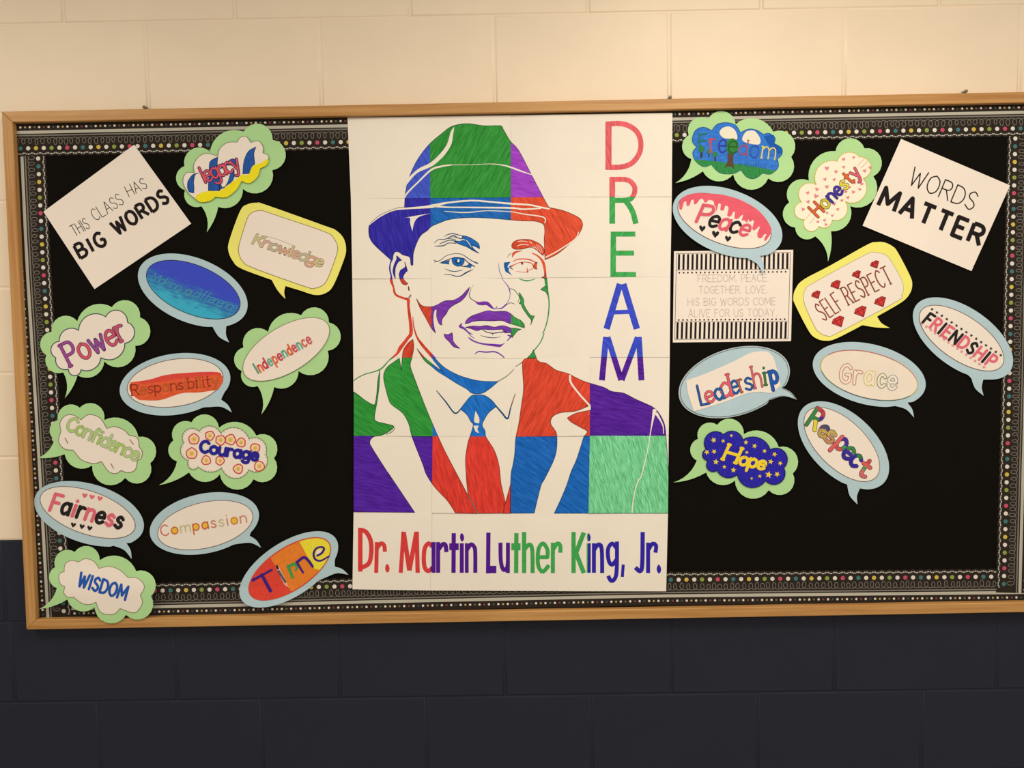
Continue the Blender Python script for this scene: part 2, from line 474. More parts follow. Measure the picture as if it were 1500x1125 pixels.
def ifill(s, kind=None, edge=True, lay=0):
    p = smooth(parse(s), True)
    for t in tri_fill(p): INKP.append((t, kind, lay))
    if edge and kind is None:
        cl = p + [p[0]]
        for q_ in stroke_quads(cl, 0.85, False): INKP.append((q_, 'dark', lay + 1))
def iline(s, kind=None, lay=0, closed=False, caps=True):
    p = smooth(parse(s), closed)
    for q_ in stroke_quads(p, None, caps): INKP.append((q_, kind, lay))
W = 'paper'
# hat
ifill('A 533,838! 545,690 580,560 645,425 740,300 850,205 935,145 1060,122 1210,140 1345,140 1368,170 1428,270 B 115,350 230,570 330,760 370,830! 500,860 620,915 652,960 650,1000 620,1060 590,1096 D 450,120 337,175! 333,80 330,0 B 335,1040 330,985 310,963 250,945 150,943 50,935 A 1250,920 1080,915 920,930 830,960 762,990 L 1200,720 1080,810 1000,960 950,1110 K 940,170 935,350! 920,362! 900,345 890,240 860,195 750,165 690,120 640,105 600,120 575,170 565,250! 530,255! C 290,60 245,0 A 232,1040 240,975 300,925 400,875')
ifill('A 540,655 560,590 650,505 755,450 840,370 895,290 925,190 955,148! 942,230 928,300 870,390 790,465 740,495 640,540 565,622', W, lay=3)
iline('A 538,745,8 560,705,14 650,615,13 760,512,16 850,482,15 935,470,8', W, 3)
iline('A 935,470,5 1100,470,4 1250,462,5 1360,472,9 1430,490,14 B 120,518,14 228,555,5', W, 3)
iline('A 235,975,10 330,903,13 440,852,14 560,838,14 700,828,20 775,818,30 900,790,15 1100,772,14 1250,782,14 1430,798,16 B 200,808,14 300,828,14 372,842,12', W, 3)
iline('A 770,818,18 900,828,12 1100,830,12 1430,834,15 B 150,845,14 300,838,10', W, 3)
iline('A 870,862,4 1000,872,9 1100,870,9 1230,858,6 1430,866,7 B 150,885,9 325,913,10 335,960,8', W, 3)
ifill('A 525,920! 640,898 755,880! 660,908 618,955 600,1032! 582,965 578,918', W, lay=3)
iline('D 342,156,10 450,98,10 590,3,10 B 620,1040,7', W, 3)
iline('A 245,965,5 330,893,5 460,838,5 535,825,4', 'grey', 4)
# ear, neck line
iline('K 548,250,34 520,335,22 512,430,26 540,560,26 540,640,55 580,760,30 600,860,40 650,915,38 780,965,38 850,990,60 855,1125,46 C 590,780,30 560,840,26 500,920,32 470,970,20 400,1030,8 345,1090,12 E 290,195,9 200,220,8 130,255,8 107,275,7')
iline('K 870,945,35 895,905,30', 'grey', 1)
ifill('K 635,180! 730,265! 680,283 625,370 608,470 612,600! 580,520 570,450 600,330 640,240')
ifill('K 770,410 800,380 785,300! 810,370 835,455! 775,520 755,590 800,660 840,690 800,718 740,690 700,610 685,520 710,450')
iline('K 855,750,22 862,812,26', 'dark')
# cheek
ifill('C 635,505! 665,550 700,570 760,573 h 250,460 395,385 560,370 700,290 780,205 850,135! 800,260 700,380 560,460 470,530 420,620 345,720 340,825! 295,805 250,690 245,600 250,545 225,530 190,600 180,740 200,880 225,970! 150,885 C 710,660 665,580')
# nose
iline('h 915,95,20 870,170,12', 'faint')
iline('h 870,170,9 842,280,11 870,340,12 960,400,14', 'dark')
iline('h 960,395,14 1010,430,50 1090,430,72 1170,430,65 1240,490,48 1290,525,20 1350,528,12 1430,520,22 i 485,480,26 540,415,10 580,330,9 590,250,9 575,165,22 540,100,14 460,0,8 g 200,960,11 150,850,11 135,750,9 130,685,4')
iline('i 330,515,8 350,490,16', 'dark')
iline('i 495,480,8 590,420,11 670,442,10', 'dark')
iline('i 590,160,10 660,180,14 730,260,14 762,330,14 728,412,10')
ifill('i 755,230! 800,290 840,370 842,450 900,560 970,650 1035,660! 995,750 968,822! 980,740 920,660 830,530 780,430 755,435! 785,380 765,300')
# mouth
ifill('h 765,800! 790,740 870,670 1000,620 1180,565 1300,580 1500,575 i 600,620 680,690 780,740 850,820 850,880! 700,830 560,790 440,745 250,750 60,745 h 900,762 840,790')
ifill('h 770,870! 900,845 1050,850 1160,835 1300,865 1420,840 1500,845 i 600,880 680,885 790,905! 730,930 670,1000 625,1060! 600,970 500,970 470,930 455,905 250,912 100,902 h 1060,905 980,930 880,893')
iline('i 60,890,10 150,950,14 270,975,15 400,960,15 510,945,22', 'dark', 2)
iline('i 270,975,14 275,1012,8', 'dark', 2)
iline('i 45,1018,6 180,1050,14 300,1060,12 415,1040,5', 'dark')
iline('i 545,1010,16 600,1030,40 590,1060,20 540,1108,18')
iline('h 712,798,14 675,850,50 750,890,38 820,955,24 905,1000,8')
iline('h 820,960,12 870,1025,12 940,1072,6', 'dark')
iline('j 825,175,10 880,220,28 1000,275,25 1150,305,32 1300,320,48 1400,330,50 1455,305,18 1495,280,6')
iline('j 950,482,12 1010,437,22 1150,447,26 1300,440,24 1400,480,22 1482,548,18')
ifill('j 380,115! 455,128 525,90! 540,160 545,240 600,320 668,378! 560,350 480,260 400,180')
# left eye and brow
ifill('f 560,285 700,290 720,200 830,215 960,290 1020,350 1032,430! 960,390 890,370 920,430 1020,512! 900,455 800,395 640,335')
iline('f 205,320,8 280,262,12 380,260,14 460,240,14 600,270,12', 'dark')
iline('f 210,385,8 290,380,18 380,370,18 460,325,14 600,330,12', 'dark')
iline('f 390,205,8 460,165,14 560,155,16 680,185,14 780,200,12', 'dark')
iline('f 300,340,10 370,310,16 480,275,12 620,295,12', 'dark')
iline('f 450,230,10 560,190,22 640,235,14 740,255,10', 'dark')
iline('f 520,215,8 600,225,12 700,240,8', 'grey')
iline('f 790,275,10 830,320,14 880,400,8', W, 3)
iline('f 690,262,14 745,262,16 760,275,8', W, 3)
iline('f 190,630,6 235,660,18 310,642,11 420,560,10 560,520,9 700,530,11 800,590,14 900,655,14 992,695,24', 'dark')
iline('f 205,682,6 240,655,10', 'dark')
iline('f 300,690,6 400,650,16 500,610,12 600,590,16 740,612,16 820,680,16 935,755,20', 'dark', 1)
ifill('f 325,692! 480,640! 465,680 470,712! 400,700')
ifill('f 530,600! 640,590! 748,605! 750,670 715,725 640,750 570,725 530,670')
iline('f 600,640,30 605,680,24 640,698,20 690,670,24', 'dark', 2)
ifill('f 625,640 645,615 665,640 660,672 640,680 622,665', W, lay=4)
ifill('f 850,690! 885,735 862,778! 800,762 690,748! 800,742')
iline('f 400,795,6 480,830,14 580,845,14 720,820,9', 'dark')
iline('f 388,900,9 500,905,12 600,932,16 690,925,16 780,870,26 910,808,8', 'dark')
# right eye and brow
ifill('g 370,370 400,310 500,265 680,260 780,290 880,340 950,420 967,500 942,552! 880,500 810,440 710,400 560,435 420,435 375,400')
for s in ('g 480,300,10 560,288,12 660,305,10', 'g 480,375,12 560,352,14 680,362,10', 'g 820,350,8 860,420,9 900,500,8', 'g 780,370,8 820,420,10 850,460,8', 'g 700,300,14 735,330,14', 'g 870,370,8 915,440,9 930,500,6', 'g 740,390,10 790,420,8'):
    iline(s, W, 3)
iline('g 555,470,8 470,482,28 405,515,48 380,580,14')
iline('g 290,590,8 320,540,14 360,515,12', 'grey')
ifill('g 230,680! 350,668! 312,720 292,760 322,790 312,830 380,922! 300,872 258,850 228,750', 'blue')
iline('g 388,672,8 450,632,16 560,615,20 700,630,22 832,690,16')
iline('g 340,762,38 420,720,14 520,682,12 640,675,12 740,700,16 772,760,26 832,800,16')
iline('g 345,780,16 390,805,14', 'dark')
ifill('g 790,690! 838,678! 822,720 822,803! 770,775')
iline('g 560,690,40 562,705,34', 'dark', 2)
iline('g 455,840,7 540,855,9 640,855,11 700,815,9 760,790,11')
iline('g 650,780,10 660,860,24')
iline('g 750,512,18 830,550,26 900,610,34 950,690,50 975,800,45 985,900,38 985,975,45')
ifill('g 915,962! 1005,968! 990,880 965,930')
iline('g 505,970,8 560,1000,20 650,1015,24 740,1000,16 805,978,6')
iline('D 343,335,24 350,400,24 356,450,20 368,500,11 371,570,10 360,670,10 338,755,9 318,795,9')
iline('D 328,800,9 300,870,9 247,940,9')
ifill('D 300,428! 345,400 362,470! 340,445')
ifill('D 240,935! 250,970 264,1005! 188,1005! 225,965')
# neck
iline('C 605,660,5 612,740,10 640,830,14 680,890,24 740,960,28 785,1010,28')
ifill('E 785,78! 860,155 960,215 1060,252 1180,278 1325,282! 1250,345 1185,382 1105,380 1060,345 980,300 880,237 820,200 765,155 700,100 640,5! 700,75 770,135 852,195! 815,145 772,90')
iline('E 1320,282,9 1400,235,8 1458,178,6', 'grey')
iline('F 88,157,6 150,115,9', 'grey')
iline('E 805,360,6 880,450,11 960,550,12 1012,510,9', 'dark')
iline('E 1308,490,11 1360,550,14 1405,595,14 1432,500,9 1470,385,5', 'dark')
ifill('C 605,848! 612,920 597,1000 E 583,150 620,260 700,470 775,650 870,860 1000,1110 G 1070,205 1152,360! 965,355! 900,255 830,180 770,110 715,20 E 690,985 640,860 595,740 570,640 520,550 430,480 400,430 360,270 365,200 400,150 490,85! 508,190! 515,85 C 525,940 565,880')
ifill('E 105,368! 155,405 200,440 262,476 285,470 300,380 308,280 325,185! 318,330 302,450 280,585 300,620 380,640 445,662 400,705 340,735 270,750 240,795 270,860 430,1110 G 395,15 620,350! 100,345!')
iline('E 380,728,7 430,705,8 455,672,6', 'grey')
# knot and tie
ifill('E 1005,515! 1090,410 1140,395 1210,400 1270,440 1312,490! 1250,540 1215,590 1190,650 1215,700 1222,750 1290,860 1330,980 1345,1110 G 1352,120 1385,262! 1368,355! 1160,358! 1070,190! 1060,100 E 1055,1060 1050,930 1070,800 1088,745 1115,650 1095,620 1060,560')
ifill('E 1135,530! 1165,590 1165,635! 1125,625 1125,580', W, lay=3)
ifill('E 1115,655! 1160,655! 1150,690 1165,715 1135,705', W, lay=3)
ifill('G 1431,110! 1431,357! 1365,357! 1387,270')
# right side of the coat
ifill('F 145,120! 170,90 260,85! 290,115 350,130 430,185 530,215 600,250 680,285 830,330 900,365 1000,380 1100,430 1190,470 1250,500 1300,550 1345,640 1358,740 1370,900 1382,1125 H 1378,357! 415,357! 470,240 520,120 560,0 F 600,950 640,830 665,750 695,705 640,670 560,625 525,590! 600,550 722,524! 728,500 715,483! 600,530 470,545 400,580 385,640 430,710 438,790 430,880 400,970 330,1110 H 300,130 245,355! 42,357! 48,50 F 65,990 80,900 90,760 115,640 135,500 155,350 148,200')
iline('F 548,232,16 555,290,16 620,380,15 700,470,15 718,490,14', W, 3)
iline('F 1262,530,34 1250,590,18 1230,700,8 1200,880,7 1150,1080,9 H 1120,90,9 1085,230,9 1072,350,9', W, 3)
iline('F 1280,555,26 1310,605,14 1335,660,9 1338,722,6', W, 3)
# DREAM
def rects(s): iline(s, None, 0, caps=False)
rects('B 873,115!,52 873,510!,52'); rects('B 850,128!,44 960,120 1050,142 1120,200 1147,290 1130,380 1070,455 980,488 850,490!')
rects('B 905,572!,48 905,967!,48'); rects('B 885,596!,42 980,592 1050,605 1095,660 1085,725 1040,765 885,770!'); rects('B 1020,775!,46 1075,860 1105,967!')
rects('B 915,1035!,46 D 912,318!,46'); rects('B 893,1055!,42 1100,1055!'); rects('D 890,120!,42 1088,120!'); rects('D 890,300!,42 1105,300!')
rects('D 857,760!,54 970,380!'); rects('D 1113,760!,54 998,380!'); rects('D 920,620!,36 1065,615!')
rects('D 852,828!,50 F 818,272!,50'); rects('D 866,830!,48 F 980,270!'); rects('D 1120,830!,48 F 985,270!'); rects('D 1130,828!,48 F 1152,272!,50')
# the name along the bottom
for s in ('G 160,480!,38 160,850!', 'G 145,500!,38 205,512 248,590 252,700 228,785 145,825!', 'G 300,600!,34 295,860!', 'G 300,655!,34 335,612 362,628 368,682!',
          'G 502,860!,34 525,512!', 'G 527,515!,38 575,840!', 'G 575,840!,38 635,515!', 'G 637,512!,36 645,860!', 'G 770,640,36 738,612 706,650 697,735 705,815 735,845 772,815', 'G 780,600!,34 780,860!',
          'G 818,600!,34 818,860!', 'G 820,665!,36 855,620 880,625 888,685!', 'G 950,525!,36 948,860!', 'G 912,640!,58 992,640!', 'G 1018,610!,34 1018,860!', 'G 1060,610!,32 1060,860!', 'G 1060,670!,34 1095,620 1125,645 1132,700 1132,860!',
          'G 1243,520!,36 1240,865!', 'G 1225,832!,62 1310,832!', 'G 1345,605!,34 1348,760 1370,835 1400,820 1408,760!', 'G 1408,605!,34 1408,862!',
          'H 95,525!,36 93,862!', 'H 52,640!,60 130,640!', 'H 160,515!,36 160,862!', 'H 160,670!,34 200,622 228,660 232,862!', 'H 280,728!,34 357,728! 357,665 322,613 285,650 275,740 285,815 320,850 370,795',
          'H 403,605!,34 403,862!', 'H 405,665!,34 440,612 465,630 466,690!', 'H 578,515!,36 578,862!', 'H 665,520!,38 600,690!', 'H 592,675!,38 665,862!', 'H 706,610!,34 706,860!', 'H 750,610!,34 750,860!', 'H 750,670!,34 785,622 815,655 820,862!',
          'H 940,650,34 905,612 872,650 868,710 880,770 905,792 940,750', 'H 945,595!,34 942,840 925,912 895,928 870,885!', 'H 998,790!,26 990,895!', 'H 1162,515!,36 1158,790 1140,845 1100,815!', 'H 1208,605!,34 1208,862!', 'H 1210,665!,34 1245,615 1275,630 1270,690!'):
    rects(s)
for s in ('G 370,825 378,790 392,785 408,820 400,852 382,855', 'G 1003,560 1008,530 1022,525 1038,558 1030,590 1012,592', 'H 690,560 695,530 708,525 722,558 716,590 698,592', 'H 1280,828 1290,795 1302,790 1318,825 1310,860 1292,862'):
    ifill(s, None, False)
porg = P(748, 866, DB)
poster = empty('portrait_poster', porg)
tag(poster, 'large white poster of joined sheets, colourful marker portrait of a person in a hat', 'poster')
sy = {}
for i in range(6):
    for j in range(4):
        a, b, c, d = GX[i][j], GX[i][j + 1], GX[i + 1][j + 1], GX[i + 1][j]
        dp = dpost(i, j); quad = [a, b, c, d]
        s = Sheet()
        n = 12
        for u in range(n):
            for v in range(n):
                def at(uu, vv):
                    x = (a[0] * (1 - uu) + b[0] * uu) * (1 - vv) + (d[0] * (1 - uu) + c[0] * uu) * vv
                    y = (a[1] * (1 - uu) + b[1] * uu) * (1 - vv) + (d[1] * (1 - uu) + c[1] * uu) * vv
                    return (x, y)
                s.poly([(at(u / n, v / n), at((u + 1) / n, v / n), at((u + 1) / n, (v + 1) / n), at(u / n, (v + 1) / n))], PAPER)
        sh = s.build('paper_sheet', poster, porg, dp, 0.0, grid=None, thick=0.0003)
        colr = SHEETCOL[i][j]
        pale = (i, j) == (4, 3)
        m0 = ink(colr, 0.75 if pale else (0.26 if i < 5 else 0.1), [0.5, -0.5, 1.35, 0.2, 0.95][(i * 3 + j) % 5] if not pale else 0.25, (380, 60, 42) if pale else (230, 60, 30))
        mk = {None: m0, 'dark': pen(tuple(int(c_ * .5 + 12) for c_ in colr)), 'paper': PAPER, 'grey': pen((146, 130, 118)),
              'faint': pen((205, 192, 168)), 'blue': pen((28, 92, 150))}
        ik = Sheet(); bx0 = min(a[0], d[0]) - 1; bx1 = max(b[0], c[0]) + 1; by0 = min(a[1], b[1]) - 1; by1 = max(c[1], d[1]) + 1
        for pl, kind, lay in INKP:
            if max(p[0] for p in pl) < bx0 or min(p[0] for p in pl) > bx1 or max(p[1] for p in pl) < by0 or min(p[1] for p in pl) > by1: continue
            q_ = clip_quad(pl, quad)
            if q_: ik.poly([q_], mk[kind], lay + 1)
        if ik.f: ik.build('marker_drawing', sh, porg, dp, 0.00012, grid=10)
# ---------------------------------------------------------------- hand-drawn stroke alphabet (cap height 10, '~' = curved)
FONT = {
 'A': (6, '0,0 3,10 6,0|1.1,3.6 4.9,3.6'), 'B': (5.4, '0,0 0,10|~0,10 3.5,9.9 4.7,7.7 3.4,5.5 0,5.3|~0,5.3 3.9,5.1 5.4,2.7 3.9,.2 0,0'),
 'C': (5.6, '~5.5,8.4 3.4,10 .9,8.4 0,5 .9,1.6 3.4,0 5.6,1.7'), 'D': (5.8, '0,0 0,10|~0,10 3.6,9.5 5.6,7 5.7,3.4 3.8,.6 0,0'),
 'E': (4.8, '4.8,10 0,10 0,0 4.8,0|0,5.2 4,5.2'), 'F': (4.7, '4.7,10 0,10 0,0|0,5.2 3.8,5.2'),
 'G': (5.8, '~5.5,8.5 3.4,10 .9,8.4 0,5 .9,1.6 3.4,0 5.5,1.5 5.7,4.6|3.3,4.6 5.8,4.6'), 'H': (5.6, '0,0 0,10|5.6,0 5.6,10|0,5.1 5.6,5.1'),
 'I': (1, '.5,0 .5,10'), 'K': (5.4, '0,0 0,10|5.2,10 0,4.4|1.6,6 5.4,0'), 'L': (4.6, '0,10 0,0 4.6,0'), 'M': (7.4, '0,0 .4,10 3.7,2.4 7,10 7.4,0'),
 'N': (5.8, '0,0 0,10 5.8,0 5.8,10'), 'O': (6.2, '~3.1,10 .7,8.2 0,5 .7,1.8 3.1,0 5.5,1.8 6.2,5 5.5,8.2 3.1,10'), 'P': (5, '0,0 0,10|~0,10 3.8,9.8 5,7.4 3.8,5 0,4.7'),
 'R': (5.4, '0,0 0,10|~0,10 3.8,9.8 5,7.5 3.8,5.3 0,5|2.6,5 5.4,0'), 'S': (5, '~4.8,8.4 2.7,10 .5,8.2 1,6 3.8,4.4 4.8,2.3 2.9,0 0,1.6'), 'T': (5.6, '0,10 5.6,10|2.8,10 2.8,0'),
 'U': (5.4, '~0,10! 0,3.2 1.2,.5 2.7,0 4.2,.5 5.4,3.2 5.4,10!'), 'V': (5.8, '0,10 2.9,0 5.8,10'), 'W': (8, '0,10 2,0 4,8 6,0 8,10'), 'Y': (5.6, '0,10 2.8,5 5.6,10|2.8,5 2.8,0'),
 'a': (4.6, '~4.4,5 2.4,6.6 .4,5.2 0,3 .7,.7 2.2,0 4.2,1.7|4.4,6.6 4.5,0'), 'c': (4.2, '~4.2,5.3 2.4,6.6 .5,5.3 0,3.2 .6,1 2.4,0 4.2,1.2'),
 'd': (4.6, '~4.4,4.8 2.4,6.5 .4,5 0,3 .7,.7 2.2,0 4.2,1.7|4.5,10 4.5,0'), 'e': (4.4, '~.1,3.4! 4.4,3.5! 4,5.6 2.4,6.6 .6,5.5 0,3.2 .8,.7 2.5,0 4.3,1.2'),
 'f': (3.6, '~3.6,9.2 2.4,10 1.3,8.6 1.3,0|0,6.2 3.2,6.2'), 'g': (4.6, '~4.4,5 2.4,6.6 .4,5.2 0,3.2 .7,1 2.2,.3 4.2,2|~4.5,6.6! 4.5,-1.4 3.4,-3.2 1.6,-3.3 .2,-2.2'),
 'h': (4.3, '0,10 0,0|~0,4.6 1.7,6.5 3.6,6 4.3,4.2 4.3,0'), 'i': (1.2, '.6,6.5 .6,0|.6,9.1 .6,9.3'), 'k': (4.2, '0,10 0,0|4,6.5 0,2.8|1.3,4 4.2,0'), 'l': (1, '.5,10 .5,0'),
 'm': (7, '0,6.5 0,0|~0,4.6 1.6,6.5 3,6 3.5,4.2 3.5,0|~3.5,4.6 5,6.5 6.5,6 7,4.2 7,0'), 'n': (4.3, '0,6.5 0,0|~0,4.6 1.7,6.5 3.6,6 4.3,4.2 4.3,0'),
 'o': (4.8, '~2.4,6.6 .5,5.4 0,3.3 .5,1.2 2.4,0 4.3,1.2 4.8,3.3 4.3,5.4 2.4,6.6'), 'p': (4.6, '0,6.5 0,-3.5|~0,4.8 2,6.6 4.1,5.4 4.6,3.2 3.9,1 2.2,.1 0,1.7'),
 'r': (3.2, '0,6.5 0,0|~0,4.3 1.5,6.4 3.2,6.1'), 's': (3.6, '~3.4,5.5 1.9,6.6 .4,5.4 .8,4 2.8,2.9 3.5,1.5 2,0 0,1.1'), 't': (3.2, '~1.4,9.4! 1.4,1.6 2.1,.1 3.3,.6|0,6.4 3,6.4'),
 'u': (4.3, '~0,6.5! 0,2.2 .9,.3 2.4,0 4.2,1.8|4.3,6.5 4.3,0'), 'w': (6.4, '0,6.5 1.6,0 3.2,5.6 4.8,0 6.4,6.5'), 'y': (4.6, '0,6.5 2.4,.4|~4.6,6.5! 2.2,-1.4 1,-3.2 -.4,-2.8'),
 'b': (4.4, '0,10 0,0|~0,4.8 2,6.6 4,5.4 4.4,3.2 3.8,1 2.2,0 0,1.5'),
 '.': (1, '.5,0 .5,.9'), ' ': (2.6, ''), '\x48': (5.6, '0,0 0,10|5.6,0 5.6,10|0,5.1 5.6,5.1')}
def text(sh, s, p0, p1, h, wt, cols, lay=0, outline=None, ow=2.2, shear=0.0, gap=2.0, serif=0.0, wob=0.0, over=None, caps=True):
    """letters along the baseline p0-p1 (photo px); h cap height, wt stroke width, all in px"""
    tot = sum(FONT[c][0] for c in s) + gap * (len(s) - 1)
    dx, dy = p1[0] - p0[0], p1[1] - p0[1]; ln = math.hypot(dx, dy); ux, uy = dx / ln, dy / ln
    sx = ln / tot; sy_ = h / 10.0; x = 0.0; k = 0; rnd = random.Random(len(s) * 31 + int(h)); cen = []
    for c in s:
        wd, g = FONT[c]
        wy = rnd.uniform(-wob, wob)
        col = cols[k % len(cols)] if c != ' ' else None
        if c != ' ': k += 1
        strokes = []
        for st in [t for t in g.split('|') if t]:
            cur = st.startswith('~'); q = []
            for t in st.lstrip('~').split():
                cc = t.endswith('!'); a, b = [float(v) for v in t.rstrip('!').split(',')]
                q.append((a, b, cc or not cur, None))
            strokes.append(q)
            if serif and not cur:
                for (a, b, _, _) in (q[0], q[-1]):
                    if b in (0.0, 10.0, 6.5) and len(q) == 2 and abs(q[0][1] - q[1][1]) > 4: strokes.append([(a - serif, b, True, None), (a + serif, b, True, None)])
        for q in strokes:
            m = []
            for (a, b, cc, _) in q:
                X = (x + a + b * shear) * sx; Y = b * sy_ + wy
                m.append((p0[0] + ux * X + uy * Y, p0[1] + uy * X - ux * Y, cc, None))
            m = smooth(m, False, 2.2)
            if outline: sh.poly(stroke_quads(m, wt + ow, caps), outline, lay)
            if over: over(sh, m, lay + 1)
            else: sh.poly(stroke_quads(m, wt, caps), col, lay + 1)
        X, Y = (x + wd / 2) * sx, 3.3 * sy_; cen.append((c, p0[0] + ux * X + uy * Y, p0[1] + uy * X - ux * Y, wd * sx))
        x += wd + gap
    return cen
def cp(crop, *xy):
    return [(crop[0] + x / crop[2], crop[1] + y / crop[2]) for x, y in xy]
def ellipse(crop, l, t, r, b, th=None, ab=None, n=56):
    """from its bounding box and tilt (degrees, clockwise), or from half axes"""
    cx, cy, k = crop; th_ = math.radians(th); w, h = (r - l) / 2, (b - t) / 2
    if ab: A, B = ab
    else:
        df = (w * w - h * h) / math.cos(2 * th_); sm = w * w + h * h; A = math.sqrt((sm + df) / 2); B = math.sqrt(max(100, (sm - df) / 2))
    X0, Y0 = (l + r) / 2, (t + b) / 2; out = []
    for i in range(n):
        a = 2 * math.pi * i / n
        x = A * math.cos(a); y = B * math.sin(a)
        out.append((cx + (X0 + x * math.cos(th_) - y * math.sin(th_)) / k, cy + (Y0 + x * math.sin(th_) + y * math.cos(th_)) / k, 0, None))
    return out
def with_tail(ell, b0, tip, b1, bend=0.25):
    """cut the ellipse between the two base points (clockwise order b0 -> tip -> b1) and insert a curved tail"""
    i0 = min(range(len(ell)), key=lambda i: (ell[i][0] - b0[0]) ** 2 + (ell[i][1] - b0[1]) ** 2)
    i1 = min(range(len(ell)), key=lambda i: (ell[i][0] - b1[0]) ** 2 + (ell[i][1] - b1[1]) ** 2)
    n = len(ell); out = []; i = (i1 + 1) % n
    while i != i0: out.append(ell[i]); i = (i + 1) % n
    cx = sum(e[0] for e in ell) / n; cy = sum(e[1] for e in ell) / n
    def side(a, b, s):
        mx, my = (a[0] + b[0]) / 2, (a[1] + b[1]) / 2; dx, dy = b[0] - a[0], b[1] - a[1]
        return (mx - dy * s, my + dx * s)
    s0 = side(b0, tip, bend * 0.42 * TS[0]); s1 = side(tip, b1, -bend * 0.5 * TS[0])
    out += [(b0[0], b0[1], 1, None), (s0[0], s0[1], 0, None), (tip[0], tip[1], 1, None), (s1[0], s1[1], 0, None), (b1[0], b1[1], 1, None)]
    return smooth(out, True, 2.5)
TS = [1]
def arc(a, b, k, n=9):
    """circular arc from a to b bulging by k chords to the left of a->b (outwards for clockwise outlines)"""
    dx, dy = b[0] - a[0], b[1] - a[1]; c = math.hypot(dx, dy); s = abs(k) * c; R = (c * c / 4 + s * s) / (2 * s)
    half = 2 * math.atan2(s, c / 2); sg = 1 if k > 0 else -1; out = []
    for i in range(n):
        t = -half + 2 * half * i / n
        x = R * math.sin(t) / c + .5; y = (R * math.cos(t) - (R - s)) / c * sg
        out.append((a[0] + dx * x + dy * y, a[1] + dy * x - dx * y, i == 0, None))
    return out
def cloud(crop, tip, nt):
    out = arc(tip, nt[0], -.12, 6)
    for i, k in enumerate([.33, .36, .38, .25, .40, .44, .38, .28]): out += arc(nt[i], nt[i + 1], k)
    out += arc(nt[-1], tip, .06, 5)
    return [(crop[0] + p[0] / crop[2], crop[1] + p[1] / crop[2], p[2], None) for p in out]
def lobes(crop, nt, bulge=0.36):
    n = len(nt); bs = bulge if isinstance(bulge, (list, tuple)) else [bulge] * n; out = []
    for i in range(n): out += arc(nt[i], nt[(i + 1) % n], bs[i])
    return [(crop[0] + p[0] / crop[2], crop[1] + p[1] / crop[2], p[2], None) for p in out]
def heart(sh, x, y, r, m, ang=0, lay=1):
    p = [(0, -.35), (.45, -.9), (.95, -.6), (.85, 0), (0, 1), (-.85, 0), (-.95, -.6), (-.45, -.9)]
    c, s = math.cos(ang), math.sin(ang)
    sh.fill([(x + r * (a * c - b * s), y + r * (a * s + b * c)) for a, b in p], m, lay)
def star(sh, x, y, r, m, ang=0, lay=1):
    sh.fill([(x + (r if k % 2 == 0 else r * .42) * math.sin(ang + math.pi * k / 5), y - (r if k % 2 == 0 else r * .42) * math.cos(ang + math.pi * k / 5)) for k in range(10)], m, lay)
def gem(sh, x, y, r, m, dark, ang=0, lay=1):
    c, s = math.cos(ang), math.sin(ang)
    def f(pts): return [(x + r * (a * c - b * s), y + r * (a * s + b * c)) for a, b in pts]
    sh.fill(f([(-.55, -.7), (.55, -.7), (1, -.25), (0, .85), (-1, -.25)]), m, lay)
    for q_ in ([(-1, -.25), (1, -.25)], [(-.45, -.25), (0, .85)], [(.45, -.25), (0, .85)], [(-.45, -.25), (-.2, -.7)], [(.45, -.25), (.2, -.7)],
               [(-.55, -.7), (.55, -.7), (1, -.25), (0, .85), (-1, -.25), (-.55, -.7)]):
        sh.poly(stroke_quads([(a, b, 1, None) for a, b in f(q_)], .8, False), dark, lay + 1)
def pieces(card, name, shapes, lay=.0008):
    for f in shapes:
        q_ = Sheet(); f(q_); q_.build(name, card.p, card.org, card.depth, lay, 14)
def line(sh, pts, w, m, lay=1, closed=False):
    pts = list(pts)
    if closed: pts = pts + [pts[0]]
    sh.poly(stroke_quads(pts, w, not closed), m, lay)

class Card:
    """one cut-out stuck to the board; card mesh > word_panel > lettering"""
    def __init__(s, name, label, cat, outline, m, d0, curl=0.0025, group=None, thick=0.0005, extra=None):
        xs = [p[0] for p in outline]; ys = [p[1] for p in outline]
        s.cx, s.cy = (min(xs) + max(xs)) / 2, (min(ys) + max(ys)) / 2; s.hw = max(xs) - min(xs); s.extra = extra
        rnd = random.Random(label); s.ax, s.ay, s.t = rnd.uniform(.3, 1), rnd.uniform(.1, .7), rnd.uniform(-.4, .4)
        s.d0, s.curl = d0, curl
        s.org = P(s.cx, s.cy, s.depth(s.cx, s.cy))
        s.o = Sheet().fill(outline, m).build(name, None, s.org, s.depth, 0.0, 14, thick)
        tag(s.o, label, cat, group)
    def depth(s, x, y):
        u = (x - s.cx) / 90.0; v = (y - s.cy) / 70.0
        d = DB + s.d0 + s.curl * (s.ax * u * u + s.ay * v * v + s.t * u * v)
        if s.extra: d += s.extra(x, y)
        return d
    def panel(s, outline, m, name='word_panel', lay=0.0005, thick=0.0002, rim=None, rimw=0.9):
        s.p = Sheet().fill(outline, m).build(name, s.o, s.org, s.depth, lay, 14, thick)
        if rim is not None:
            q_ = Sheet(); line(q_, outline, rimw, rim, 0, True)
            q_.build('outline', s.p, s.org, s.depth, lay + 0.00015, 14)
        return s.p
    def art(s, name, sh, lay=0.0008, parent=None):
        return sh.build(name, parent or s.p, s.org, s.depth, lay, 14)

